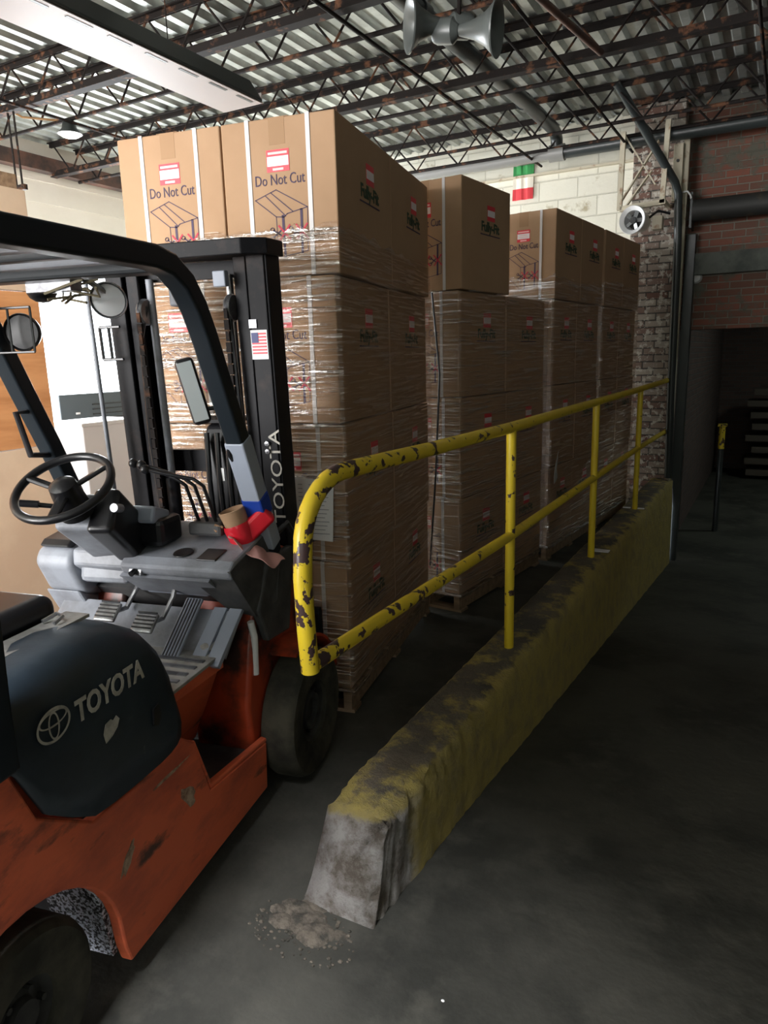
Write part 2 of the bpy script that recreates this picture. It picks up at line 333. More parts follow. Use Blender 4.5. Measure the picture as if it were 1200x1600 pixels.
b = MB(); ys_ = [1.6+0.1*i for i in range(7)]+[2.2+0.25*(i+1) for i in range(24)]
for p, q in zip(ys_, ys_[1:]): b.quad((-0.97, p, rz(p)), (3.7, p, rz(p)), (3.7, q, rz(q)), (-0.97, q, rz(q)))
b.quad((-0.97, ys_[-1], rz(ys_[-1])), (3.7, ys_[-1], rz(ys_[-1])), (3.7, 15.3, rz(8.1)), (-0.97, 15.3, rz(8.1)))
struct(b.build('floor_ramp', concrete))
b = MB(); b.quad((-40, -20, -0.25), (XL-0.2, -20, -0.25), (XL-0.2, 30, -0.25), (-40, 30, -0.25)); struct(b.build('floor_outside', asphalt))

# corrugated roof deck, ribs running away from the dock
prof = []; x = XL-0.2; P = 0.152; ZD = 3.9
while x < 3.8:
    prof += [(x, ZD), (x+0.058, ZD), (x+0.078, ZD+0.042), (x+0.132, ZD+0.042)]; x += P
b = MB(); top = []; bot = []
for (px, pz) in prof:
    top.append(b.bm.verts.new((px, -5.2, pz))); bot.append(b.bm.verts.new((px, 8.15, pz)))
for k in range(len(prof)-1): b.bm.faces.new((top[k], top[k+1], bot[k+1], bot[k]))
struct(b.build('ceiling', deckm))
b = MB(); b.box((-1.7, 1.5, ZD+0.12), (11.6, 13.6, 0.1)); struct(b.build('ceiling_roof', beige_wall))

# left wall: horizontal white siding with two open dock doors
def wall_x(name, x, t, y0, y1, z0, z1, holes, m, lap=0):
    b = MB(); ys = sorted({y0, y1, *[h[0] for h in holes], *[h[1] for h in holes]})
    for a, c in zip(ys, ys[1:]):
        hz = [h for h in holes if h[0] <= a and h[1] >= c]
        segs = [(z0, z1)]
        for h in hz: segs = [q for s_ in segs for q in ((s_[0], min(h[2], s_[1])), (max(h[3], s_[0]), s_[1])) if q[1]-q[0] > 1e-4]
        for q in segs:
            if lap:
                z = q[0]
                while z < q[1]-1e-3:
                    zz = min((math.floor(z/lap+1e-6)+1)*lap, q[1])
                    b.prism([(x-t, z), (x+0.012, z), (x, zz), (x-t, zz)], a, c, 'y'); z = zz
            else: b.box((x-t/2, (a+c)/2, (q[0]+q[1])/2), (t, c-a, q[1]-q[0]))
    return struct(b.build(name, m))
wall_x('wall_left', XL, 0.15, -5.2, 8.3, 0, ZD+0.06, [(4.2, 7.0, 0, 2.75)], white_wall, 0.22)
# back wall of painted block, brick to the right with the dark doorway
b = MB(); b.box(((XL-0.2-1.42)/2, YB+0.1, 1.95), (-1.42-(XL-0.2), 0.2, 3.95)); struct(b.build('wall_back', blockm))
b = MB(); b.box((1.36, YB+0.1, (1.8+3.95)/2), (4.68, 0.2, 3.95-1.8)); b.box((3.35, YB+0.1, 0.5), (0.7, 0.2, 2.6)); struct(b.build('wall_back_brick', brickm))
b = MB(); b.box((-1.19, YB-0.03, 1.95), (0.46, 0.34, 3.92)); b.box((-1.19, YB-0.05, 0.09), (0.54, 0.4, 0.18)); struct(b.build('trim_pilaster', pilm, bevel=0.008))
b = MB(); b.box((3.7, 1.5, 1.5), (0.2, 13.6, 5.0)); struct(b.build('wall_right', beige_wall))
b = MB(); b.box((-6.7, -5.1, 1.95), (1.0, 0.2, 3.95)); b.box((0.6, -5.1, 1.95), (6.4, 0.2, 3.95)); b.box((-4.4, -5.1, 3.56), (3.6, 0.2, 0.72)); struct(b.build('wall_rear', beige_wall))
# dark room behind the doorway
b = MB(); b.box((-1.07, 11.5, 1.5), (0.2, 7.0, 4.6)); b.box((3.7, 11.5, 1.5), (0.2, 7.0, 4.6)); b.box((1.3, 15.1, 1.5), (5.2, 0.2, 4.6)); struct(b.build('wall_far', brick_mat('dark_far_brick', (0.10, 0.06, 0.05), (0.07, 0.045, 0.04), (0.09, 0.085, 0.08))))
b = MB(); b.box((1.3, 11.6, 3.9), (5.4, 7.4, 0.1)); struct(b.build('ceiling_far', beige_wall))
# concrete sill under the pilaster edge and door jamb
b = MB(); b.box((-0.93, YB-0.24, 1.9), (0.05, 0.06, 3.3)); struct(b.build('trim_jamb', creamsteel))
b = MB(); b.box((0.9, YB-0.05, 2.42), (3.5, 0.12, 0.2)); struct(b.build('trim_lintel', mat('lintel_concrete', (0.16, 0.17, 0.15), 0.8, col2=(0.08, 0.09, 0.08), nscale=3))) 
b = MB(); b.box((-4.35, YB-0.03, 3.47), (5.9, 0.06, 0.02)); struct(b.build('trim_ledge', creamsteel))
# brown beam along the left wall
b = MB(); b.box((XL+0.1, 1.5, 3.66), (0.12, 13.2, 0.14)); struct(b.build('trim_beam', rust2))

# curb between the loading level and the ramp
b = MB()
NY = 150; secs = []
for i in range(NY+1):
    y = 1.60 + (YB-0.14-1.60)*(i/NY)**1.4
    fr_ = max(0, 1-(y-1.6)/0.18)
    zb = rz(y)-0.02
    zt = 0.3 - 0.02*fr_**2
    ring = []
    K = [(-1.125-0.02*fr_, 0.0-0.02), (-1.12, 0.08), (-1.115, 0.16), (-1.107, 0.24), (-1.10, 0.285), (-1.085, 0.30), (-1.04, 0.302), (-1.0, 0.302), (-0.95, 0.302), (-0.915, 0.298), (-0.895, 0.28), (-0.885, 0.2), (-0.88, 0.1), (-0.875, 0.0), (-0.87, zb)]
    for (kx, kz) in K:
        kz2 = kz*(zt/0.3) if kz > 0 else kz
        dy = -0.13*max(0, 1-kz2/0.3)*(1 if i == 0 else max(0, 1-i/18))
        j = random.Random(int(kx*1000)*7919+i)
        a = 0.0035 + (0.012 if kz > 0.27 and kx > -0.93 else 0) + 0.006*fr_
        ring.append(b.bm.verts.new((kx*1.0 + (0.02*fr_ if kx > -1 else 0)*-1 + j.uniform(-a, a), y+dy+j.uniform(-.004, .004), kz2 + (j.uniform(-a, a*0.3) if kz > 0.03 else 0))))
    secs.append(ring)
for p, q in zip(secs, secs[1:]):
    for k in range(len(p)-1): b.bm.faces.new((p[k], q[k], q[k+1], p[k+1]))
# nose cap grid
r0 = secs[0]; n0 = len(r0)
lo = r0[:5]; tops = r0[5:10]; hi = r0[10:]
cm = b.bm.verts.new((-1.0, 1.495, 0.12)); cm2 = b.bm.verts.new((-1.0, 1.405, 0.0))
cyc = r0
for k in range(len(cyc)-1): b.bm.faces.new((cyc[k], cyc[k+1], cm))
b.bm.faces.new((cyc[-1], cyc[0], cm))
o = b.build('curb', curbm, smooth=False); tag(o, 'low concrete curb with worn yellow paint and a broken end, carrying the yellow handrail', 'curb')
for p in o.data.polygons: p.use_smooth = True
# crumbled concrete and rubble around the curb end
rb = MB(); rnd = random.Random(3)
for k in range(170):
    a = rnd.uniform(0, 2*PI); d = rnd.random()**0.7
    x_ = -1.07+math.cos(a)*0.19*d; y_ = 1.37+math.sin(a)*0.10*d; s_ = rnd.uniform(0.002, 0.0065)
    rb.sph((x_, y_, s_*0.35), s_, 6, (1.2, 1, 0.55))
for k in range(26):
    a = rnd.uniform(0, 2*PI); d = rnd.random(); x_ = -1.07+math.cos(a)*0.12*d; y_ = 1.42+math.sin(a)*0.06*d; s_ = rnd.uniform(0.018, 0.04)
    rb.sph((x_, y_, -0.002), s_, 8, (1.4, 1.0, 0.35))
tag(rb.build('rubble', mat('concrete_rubble', (0.05, 0.045, 0.035), 0.9, col2=(0.15, 0.125, 0.095), nscale=26, bump=0.6, bscale=50)), 'crumbs of broken concrete scattered at the foot of the curb end', 'rubble', kind='stuff')

# handrail
hr = thing('handrail', 'chipped yellow pipe handrail with two rails standing on the curb', 'handrail', (0, 0, 0))
XR = -0.98; r_ = 0.0235
pts = [(XR, 1.352, 0.83), (XR, 1.343, 0.95), (XR, 1.340, 1.08), (XR, 1.347, 1.15)]
for k in range(1, 9):
    a = PI - k*(PI/2)/8; pts.append((XR, 1.347+0.19+0.19*math.cos(a), 1.15+0.165*math.sin(a)))
pts += [(XR, 1.75, 1.312), (XR, 2.1, 1.305), (XR, 2.9, 1.298), (XR, 4.5, 1.30), (XR, 6.1, 1.30), (XR, YB-0.19, 1.31)]
b = MB(); b.tube(pts, r_, 20); b.build('top_rail', railm, hr, smooth=True)
b = MB(); b.tube([(XR, 1.37, 0.845), (XR, 1.7, 0.842), (XR, 2.2, 0.835), (XR, 2.9, 0.822), (XR, 4.5, 0.822), (XR, 6.0, 0.815), (XR, YB-0.19, 0.79)], 0.0215, 18); b.build('middle_rail', railm, hr, smooth=True)
for py in (2.89, 4.505, 6.11):
    b = MB(); b.cyl((XR, py, 0.29), (XR, py, 1.295), 0.0215, n=18); p = b.build('post', railm, hr, smooth=True)
for py in (4.66, 6.11):
    b = MB()
    if py > 6: b.box((-1.045, py, 0.307), (0.06, 0.03, 0.006)); b.box((-0.93, py, 0.307), (0.05, 0.03, 0.006))
    else: b.box((-0.955, py, 0.307), (0.12, 0.06, 0.006))
    if py < 6: tag(b.build('paper_scrap', paper), 'small white paper scrap lying on the curb past the second handrail post', 'scrap')
    else: tag(b.build('paper_scrap', paper), 'torn white strip lying on the curb on both sides of the farthest handrail post', 'scrap')

# ================================================================== ROOF FRAMING
order = {7.5: 'nearest the back wall', 6.95: 'second from the back wall', 5.7: 'third from the back wall', 5.38: 'with a heavy chord over the second stack', 4.3: 'crossing just behind the horn speakers',
         3.92: 'with a heavy chord at the strip light end', 2.75: 'crossing above the strip light, nearest the camera'}
for jy, w in order.items():
    heavy = jy in (5.38, 3.92, 2.75)
    t = thing('roof_joist', 'rusty open-web steel roof joist ' + w, 'roof joist', (0, 0, 0), 0, 'open-web joists under the roof deck')
    zt, zb_ = 3.885, (3.56 if not jy == 7.5 else 3.58)
    b = MB()
    for s_ in (-1, 1): b.box((-1.7, jy+s_*0.022, zt), (10.4, 0.03, 0.008)); b.box((-1.7, jy+s_*0.009, zt-0.02), (10.4, 0.005, 0.04))
    b.build('top_chord', rust, t)
    b = MB()
    if heavy:
        b.box((-1.7, jy, zb_), (10.4, 0.075, 0.008)); b.box((-1.7, jy-0.012, zb_+0.03), (10.4, 0.007, 0.055)); b.box((-1.7, jy+0.012, zb_+0.03), (10.4, 0.007, 0.055))
    else: b.cyl((-6.9, jy, zb_+0.01), (3.5, jy, zb_+0.01), 0.016, n=8)
    b.build('bottom_chord', rust, t)
    b = MB(); n = 21; L0 = -6.85; st = 10.3/n
    for k in range(n):
        xa = L0+k*st
        b.cyl((xa, jy, zt-0.02), (xa+st*0.5, jy, zb_+0.01), 0.0085, n=6); b.cyl((xa+st*0.5, jy, zb_+0.01), (xa+st, jy, zt-0.02), 0.0085, n=6)
    b.build('web_bars', rust, t)
bw = {(-2.42, 3.53): 'passing behind the horn speakers', (-5.2, 3.53): 'over the plywood partition', (-1.5, 3.53): 'right of the horn speakers', (-0.3, 3.53): 'nearest the right side'}
for (bx, bz), w in bw.items():
    b = MB(); b.cyl((bx, 1.2, bz), (bx+0.05, 7.85, bz), 0.012, n=8); tag(b.build('bridging_rod', rust), 'thin dark bridging rod tied along the joists, ' + w, 'rod', 'bridging rods under the joists')
b = MB(); b.cyl((-1.35, 4.2, 3.53), (-1.2, 5.25, 3.53), 0.022, n=10); tag(b.build('hanging_pipe', rust2, smooth=True), 'short brown pipe hung under the joists right of the horn speakers', 'pipe')
# roof drain pipe
t = thing('drain_pipe', 'fat black drain pipe running under the joists to the wall pipe', 'pipe')
b = MB(); b.tube([(-2.25, 2.6, 3.76), (-2.2, 4.5, 3.75), (-2.12, 6.6, 3.74), (-2.12, 7.35, 3.74), (-2.13, 7.5, 3.73), (-2.13, 7.55, 3.68), (-2.13, 7.56, 3.6)], 0.06, 16); b.build('pipe', blackpipe, t, smooth=True)
for yy in (4.55, 6.5): b = MB(); b.cyl((-2.2+0.03*(yy-4.5), yy, 3.75), (-2.2+0.03*(yy-4.5)+0.005, yy+0.09, 3.75), 0.073, n=16); b.build('coupling', blackpipe, t, smooth=True)
t = thing('wall_pipe', 'long grey and black pipe run level along the top of the back wall', 'pipe')
b = MB(); b.cyl((-4.4, 7.56, 3.56), (-2.15, 7.56, 3.56), 0.055, n=16); b.build('light_section', greypipe, t, smooth=True)
b = MB(); b.cyl((-2.15, 7.56, 3.56), (3.55, 7.56, 3.56), 0.062, n=16); b.build('dark_section', blackpipe, t, smooth=True)
b = MB(); b.cyl((-2.2, 7.56, 3.56), (-2.05, 7.56, 3.56), 0.08, n=16); b.build('tee_fitting', greypipe, t, smooth=True)
b = MB(); b.tube([(-1.44, 6.93, 3.88), (-1.39, 7.0, 3.80), (-1.0, 7.56, 3.14), (-0.97, 7.6, 3.04), (-0.955, 7.63, 2.6), (-0.94, 7.66, 1.2), (-0.92, 7.68, 0.32)], 0.037, 14); tag(b.build('downpipe', blackpipe, smooth=True), 'dark downpipe slanting from the roof and dropping beside the brick pilaster', 'pipe')

# fluorescent strip light
t = thing('strip_light', 'long white fluorescent strip light with dark side hung below the joists at upper left', 'light', (-2.62, 2.05, 2.93))
L_ = 1.22
b = MB(); b.prism([(-0.02, -0.0), (0.135, 0.0), (0.13, 0.012), (0.06, 0.115), (-0.02, 0.115)], -L_, L_, 'y'); b.build('housing', fixdark, t, bevel=0.004)  # unlit outer side of the reflector, its shade put into the dark colour
b = MB(); b.prism([(-0.155, 0.045), (-0.13, 0.0), (0.125, -0.002), (0.125, -0.006), (-0.132, -0.006), (-0.16, 0.042)], -L_, L_, 'y'); b.build('reflector', fixwhite, t)
b = MB()
for k in range(12): b.box((0.095, -L_+0.14+k*0.2, -0.0065), (0.016, 0.12, 0.002))
b.build('slot_row', fixdark, t)
b = MB(); b.box((-0.0, L_+0.004, 0.02), (0.25, 0.008, 0.05)); b.build('end_cap', fixwhite, t)
for sy in (-0.7, 0.7): b = MB(); b.cyl((0.0, sy, 0.11), (0.0, sy, 0.62), 0.003, n=6); b.build('hanger', rust, t)
# hanging dome lamp far left
t = thing('dome_lamp', 'small round ceiling lamp hung among the joists at far left', 'light', (-5.25, 4.3, 3.46))
b = MB(); b.lathe([(0.001, 0.10), (0.045, 0.10), (0.06, 0.04), (0.098, 0.0), (0.094, -0.002)], (0, 0, 0), (0, 0, 1)); b.build('shade', fixdark, t, smooth=True)
b = MB(); b.lathe([(0.092, -0.0), (0.06, -0.02), (0.001, -0.026)], (0, 0, 0), (0, 0, 1)); b.build('lens', mat('lit_lens', (0.9, 0.9, 0.88), 0.3, emit=((1, 0.98, 0.92), 3.0)), t, smooth=True)
b = MB(); b.tube([(0, 0, 0.1), (-0.15, 0.0, 0.13), (-0.5, -0.05, 0.2), (-0.8, -0.08, 0.36)], 0.009, 8); b.build('cable', mat('tan_cable', (0.3, 0.16, 0.06), 0.6), t, smooth=True)
# hanging chain rod at the left
t = thing('hanging_rod', 'pair of thin dark rods hung from the roof at the far left edge', 'rod', (-5.4, 3.9, 0))
for dx in (-0.05, 0.02): b = MB(); b.cyl((dx, 0, 3.0), (dx, 0, 3.55), 0.008, n=8); b.build('rod', rust, t)
b = MB(); b.box((0, 0, 3.0), (0.12, 0.03, 0.04)); b.build('cross_plate', rust, t)

# horn speakers
def horn(loc, d, label):
    t = thing('horn_speaker', label, 'loudspeaker', loc, 0, 'pair of horn speakers'); d = Vector(d).normalized()
    b = MB(); b.lathe([(0.02, -0.02), (0.03, 0.02), (0.045, 0.08), (0.075, 0.14), (0.115, 0.185), (0.128, 0.19), (0.128, 0.198), (0.113, 0.194), (0.07, 0.15), (0.04, 0.09), (0.02, 0.05), (0.001, 0.05)], (0, 0, 0), d, 36); b.build('bell', hornm, t, smooth=True)
    b = MB(); b.lathe([(0.001, -0.13), (0.05, -0.13), (0.06, -0.11), (0.06, -0.03), (0.03, 0.0)], (0, 0, 0), d, 24); b.build('driver', hornm, t, smooth=True)
    b = MB(); b.lathe([(0.001, 0.135), (0.02, 0.13), (0.026, 0.09), (0.026, 0.05)], (0, 0, 0), d, 16); b.build('phase_plug', hornm, t, smooth=True)
    return t
h1 = horn((-1.605, 3.66, 3.225), (-0.75, -0.62, -0.02), 'grey horn speaker facing the camera, left of the pair under the roof')
h2 = horn((-1.54, 3.66, 3.19), (0.90, 0.1, -0.12), 'grey horn speaker seen side-on, right of the pair under the roof')
b = MB(); b.cyl((0, 0, 0.05), (0, 0.02, 0.35), 0.012, n=8); b.build('bracket', rust, h2)

# ================================================================== BACK WALL FITTINGS
t = thing('wall_bracket_frame', 'cream painted steel frame with crossed braces bolted to the top of the brick pilaster', 'frame', (0, 7.45, 0))
for (a, c) in (((-1.475, 2.93), (-1.465, 3.62)), ((-1.09, 2.95), (-1.07, 3.66)), ((-1.47, 2.94), (-1.06, 2.96))):
    b = MB(); b.bar((a[0], 0, a[1]), (c[0], 0, c[1]), 0.045, 0.045); b.build('post', creamsteel, t)
for (a, c) in (((-1.46, 3.6), (-1.16, 3.12)), ((-1.46, 3.02), (-1.15, 3.5)), ((-1.42, 2.96), (-1.2, 3.25))):
    b = MB(); b.bar((a[0], 0.02, a[1]), (c[0], 0.02, c[1]), 0.05, 0.012); b.build('brace', creamsteel, t)
for (a, c) in (((-1.47, 3.6), (-1.47, 3.6)), ((-1.07, 3.6), (-1.07, 3.6)), ((-1.47, 2.95), (-1.47, 2.95)), ((-1.07, 2.96), (-1.07, 2.96))):
    b = MB(); b.bar((a[0], 0, a[1]), (a[0], 0.32 if a[0] > -1.2 else 0.46, a[1]), 0.03, 0.03); b.build('arm', creamsteel, t)
t = thing('electrical_box', 'tall cream electrical box on the corner of the brick pilaster', 'electrical box', (-0.995, 7.68, 3.02))
b = MB(); b.box((0, 0, 0.22), (0.085, 0.1, 0.5)); b.build('body', creamsteel, t, bevel=0.004)
b = MB(); b.lathe([(0.001, 0.02), (0.012, 0.02), (0.014, 0.0)], (0, -0.05, 0.32), (0, -1, 0), 12); b.build('knob', blackp, t)
b = MB(); b.tube([(0.04, -0.03, 0.04), (0.1, -0.05, 0.04), (0.13, -0.05, 0.0), (0.135, -0.05, -0.03)], 0.008, 8); b.build('white_cable', sticker_w, t, smooth=True)
t = thing('wall_fan', 'round grey fan in a pale housing below the cream frame on the pilaster', 'fan', (-1.33, 7.42, 2.82))
b = MB(); b.lathe([(0.09, 0.18), (0.10, 0.0), (0.13, -0.04), (0.125, -0.05), (0.09, -0.02), (0.08, 0.1)], (0, 0, 0), (0.25, 1, 0), 28); b.build('housing', sticker_w, t, smooth=True)
b = MB(); b.lathe([(0.001, -0.03), (0.03, -0.03), (0.03, 0.06), (0.08, 0.07)], (0.0, 0, 0), (0.25, 1, 0), 20); b.build('motor', rimm, t, smooth=True)
b = MB()
for k in range(5):
    a = k*2*PI/5; b.box((math.cos(a)*0.05, 0.0, math.sin(a)*0.05), (0.06, 0.004, 0.035), Matrix.Rotation(-a, 3, 'Y') @ Matrix.Rotation(0.5, 3, 'X'))
b.build('blades', skinny, t)
b = MB(); b.tube([(0.0, 0.1, 0.02), (0.12, 0.12, 0.03), (0.2, 0.1, 0.08), (0.3, 0.15, 0.05)], 0.012, 8); b.build('conduit', blackp, t, smooth=True)
b = MB(); b.box((0.2, 0.12, -0.03), (0.09, 0.12, 0.12)); b.build('junction_box', creamsteel, t, bevel=0.003)
# striped flag on the wall
t = thing('hanging_flag', 'small green, white and red flag hung on the pale back wall', 'flag', (-2.59, YB-0.02, 3.25))
for k, mm in enumerate((flag_red, flag_white, flag_green)):
    b = MB(); n = 8
    for i in range(n):
        def P(u, v): return (-0.12+0.24*u+0.012*math.sin(v*3+u*5), 0.006*math.sin(u*14)-0.008, -0.02*(u-0.5)*0+v)
        za, zc = k*0.115-0.01, (k+1)*0.115-0.01
        b.quad(P(i/n, za), P((i+1)/n, za), P((i+1)/n, zc), P(i/n, zc))
    b.build(('red_band', 'white_band', 'green_band')[k], mm, t, smooth=True)
# round white alarm on the brick wall
b = MB(); b.lathe([(0.001, 0.04), (0.04, 0.035), (0.055, 0.0)], (-0.80, YB-0.01, 2.30), (0, -1, 0), 20); tag(b.build('alarm_bell', sticker_w, smooth=True), 'small round white alarm on the dark brick wall right of the pilaster', 'alarm')
# roll-up door housing above the doorway
t = thing('roller_door_housing', 'dark dirty door drum on the brick beside the pilaster, above the doorway', 'door housing', (0.9, YB-0.2, 2.9))
b = MB(); b.cyl((-1.75, 0, 0.0), (-0.95, 0, 0.0), 0.10, n=20); b.build('drum', mat('dark_dirty_steel', (0.03, 0.03, 0.028), 0.6, col2=(0.09, 0.07, 0.045), nscale=3, nlo=0.55, nhi=0.7), t, smooth=True)
for dx in (-1.76, -0.94): b = MB(); b.box((dx, 0.05, 0.0), (0.02, 0.25, 0.32)); b.build('end_plate', blackpipe, t)
# dark vertical door track beside the pilaster
b = MB(); b.box((-0.86, YB-0.08, 1.05), (0.09, 0.1, 3.3)); tag(b.build('door_track', blackpipe, bevel=0.004), 'dark steel door track standing at the left edge of the doorway', 'door track')
# things in the dark room
t = thing('bollard', 'yellow-topped dark bollard in the dark room beyond the doorway', 'bollard', (-0.56, 9.6, rz(8.1)))
b = MB(); b.cyl((0, 0, 0), (0, 0, 1.05), 0.034, n=16); b.build('post', blackpipe, t, smooth=True)
b = MB(); b.cyl((0, 0, 1.05), (0, 0, 1.32), 0.036, n=16); b.build('yellow_sleeve', railm, t, smooth=True)
b = MB(); b.box((0.0, 0, 1.34), (0.10, 0.10, 0.03)); b.build('cap', railm, t, bevel=0.005)
t = thing('timber_stack', 'long dark boards stacked against the far wall beyond the doorway', 'boards', (1.1, 14.1, rz(8.1)))
for k in range(8): b = MB(); b.box((random.uniform(-.1, .1), 0, 0.12+k*0.2), (2.9, 0.6, 0.10)); b.build('board', mat('dark_timber', (0.09, 0.07, 0.055), 0.8) if k == 0 else MATS['dark_timber'], t)
area('far_room_fill', (2.2, 10.6, 3.3), (-0.1, 0, -1), 0.8, 0.8, 22, (0.85, 1.0, 0.92))  # added fill that lifts the dark far room, no fixture there

# ================================================================== CARTONS
def ribbon(b, pts, w, pl):
    """flat printed line; pl maps (a, b) to a point just off the carton face"""
    for p, q in zip(pts, pts[1:]):
        p = Vector((p[0], p[1])); q = Vector((q[0], q[1])); d = (q-p).normalized(); n = Vector((-d.y, d.x))*w/2; e = d*w/2
        b.quad(pl(p-n-e), pl(q-n+e), pl(q+n+e), pl(p+n-e))
def make_carton(w, d, h, front, side, strap=True):
    t = bpy.data.objects.new('carton', None); COL.objects.link(t); t.empty_display_size = 0.05
    b = MB(); b.box((0, 0, h/2), (w, d, h)); b.build('body', kraft, t, bevel=0.006, seg=2)
    b = MB(); b.box((0, 0, h-0.0005), (w*0.2, d+0.002, 0.002)); b.box((0, -d/2, h-0.05), (0.07, 0.0016, 0.10)); b.build('packing_tape', kraft_dark, t)
    if strap:
        for sx in (-w*0.26, w*0.27):
            b = MB()
            b.box((sx, -d/2-0.002, h/2), (0.018, 0.003, h)); b.box((sx, 0, h+0.0005), (0.018, d+0.006, 0.002))
            b.build('strap', white_strap, t)
    if front:
        yf = -d/2-0.0015
        F_ = lambda p: (p[0], yf, p[1])
        s = thing_part('sticker', red_ink, t, lambda b: b.box((-0.0, yf+0.0005, h*0.735), (0.10, 0.001, 0.082)))
        b = MB(); b.box((0.0, yf-0.0005, h*0.735-0.002), (0.094, 0.001, 0.036)); b.build('sticker_panel', white_ink, s)
        b = MB(); b.box((0, yf-0.0007, h*0.735+0.028), (0.085, 0.0012, 0.009)); b.box((0, yf-0.0007, h*0.735-0.032), (0.048, 0.0012, 0.009))
        b.box((0, yf-0.0012, h*0.735+0.005), (0.05, 0.0012, 0.003)); b.box((0, yf-0.0012, h*0.735-0.008), (0.07, 0.0012, 0.003)); b.build('sticker_print', pink_ink, s)
        text_obj('lettering', 'Do Not Cut', 0.058, blue_ink, t, Matrix.Translation((0.003, yf, h*0.615)) @ FRONT, sx=0.76)
        b = MB(); z0 = h*0.02
        def q(x_, y_): return (x_*w, y_*h)
        LW = 0.0035
        ribbon(b, [q(-.22, .50), q(-.03, .555), q(.24, .43), q(.06, .40), q(.03, .38), q(-.04, .385), q(-.22, .50)], LW, F_)
        ribbon(b, [q(-.13, .525), q(.045, .385)], LW, F_); ribbon(b, [q(-.08, .54), q(.11, .41)], LW, F_)
        ribbon(b, [q(-.04, .385), q(-.035, .12), q(.23, .155), q(.24, .43)], LW*0.8, F_)
        ribbon(b, [q(-.21, .26), q(-.035, .12)], LW*0.8, F_)
        ribbon(b, [q(.02, .385), q(.025, .13)], 0.011, F_); ribbon(b, [q(.185, .415), q(.18, .15)], 0.011, F_)
        for cx_ in (-.035, .13):
            b2 = [q(cx_-.035, .30), q(cx_+.03, .265)]; ribbon(b, b2, 0.006, F_); ribbon(b, [q(cx_-.035, .255), q(cx_+.03, .295)], 0.006, F_)
            for dz in (.305, .25):
                ribbon(b, [q(cx_-.035+.018*math.cos(k*PI/4)-.01, dz+.012*math.sin(k*PI/4)) for k in range(9)], 0.0035, F_)
        b.build('box_drawing', blue_ink, t)
        b = MB(); yf2 = yf-0.0006; F2 = lambda p: (p[0], yf2, p[1])
        for cx_ in (.03, .185): ribbon(b, [q(cx_-.05, .325), q(cx_+.05, .235)], 0.007, F2); ribbon(b, [q(cx_-.045, .235), q(cx_+.045, .325)], 0.007, F2)
        b.build('red_crosses', cross_ink, t)
    if side:
        xf = w/2+0.0015
        s = thing_part('side_sticker', red_ink, t, lambda b: b.box((xf-0.0005, 0.05, h*0.74), (0.001, 0.10, 0.085)))
        b = MB(); b.box((xf+0.0005, 0.05, h*0.738), (0.001, 0.095, 0.036)); b.build('sticker_panel', white_ink, s)
        text_obj('side_lettering', 'Fully-Fit', 0.075, green_ink, t, Matrix.Translation((xf, 0.04, h*0.605)) @ SIDE, bold=0.0025)
        b = MB(); b.box((xf, 0.04, h*0.535), (0.0012, 0.26, 0.006)); b.build('small_print', blue_ink, t)
    return t
def thing_part(name, m, parent, fn):
    b = MB(); fn(b); return b.build(name, m, parent)

def make_pallet(w, d, label):
    t = bpy.data.objects.new('pallet', None); COL.objects.link(t); tag(t, label, 'pallet', 'pallets under the carton stacks')
    for k in range(3): b = MB(); b.box((-w/2+0.03+(w-0.06)*k/2, 0, 0.06), (0.04, d, 0.085)); b.build('stringer', wood, t)
    for k in range(6): b = MB(); b.box((0, -d/2+0.05+(d-0.1)*k/5, 0.11), (w, 0.09, 0.016)); b.build('deck_board', wood, t)
    for k in range(3): b = MB(); b.box((0, -d/2+0.05+(d-0.1)*k/2, 0.009), (w, 0.09, 0.017)); b.build('bottom_board', wood, t)
    return t
def frame(yaw, c):
    """returns fn mapping (right, forward) offsets from the near right bottom corner"""
    a = R(yaw); Fd = Vector((-math.sin(a), math.cos(a), 0)); Rd = Vector((math.cos(a), math.sin(a), 0))
    return (lambda r, f, z=0: Vector((c[0], c[1], 0))+Rd*r+Fd*f+Vector((0, 0, z))), a
TN = ['bottom tier', 'third tier down', 'second tier down', 'top tier']
protos = {}
GAP = 0.006
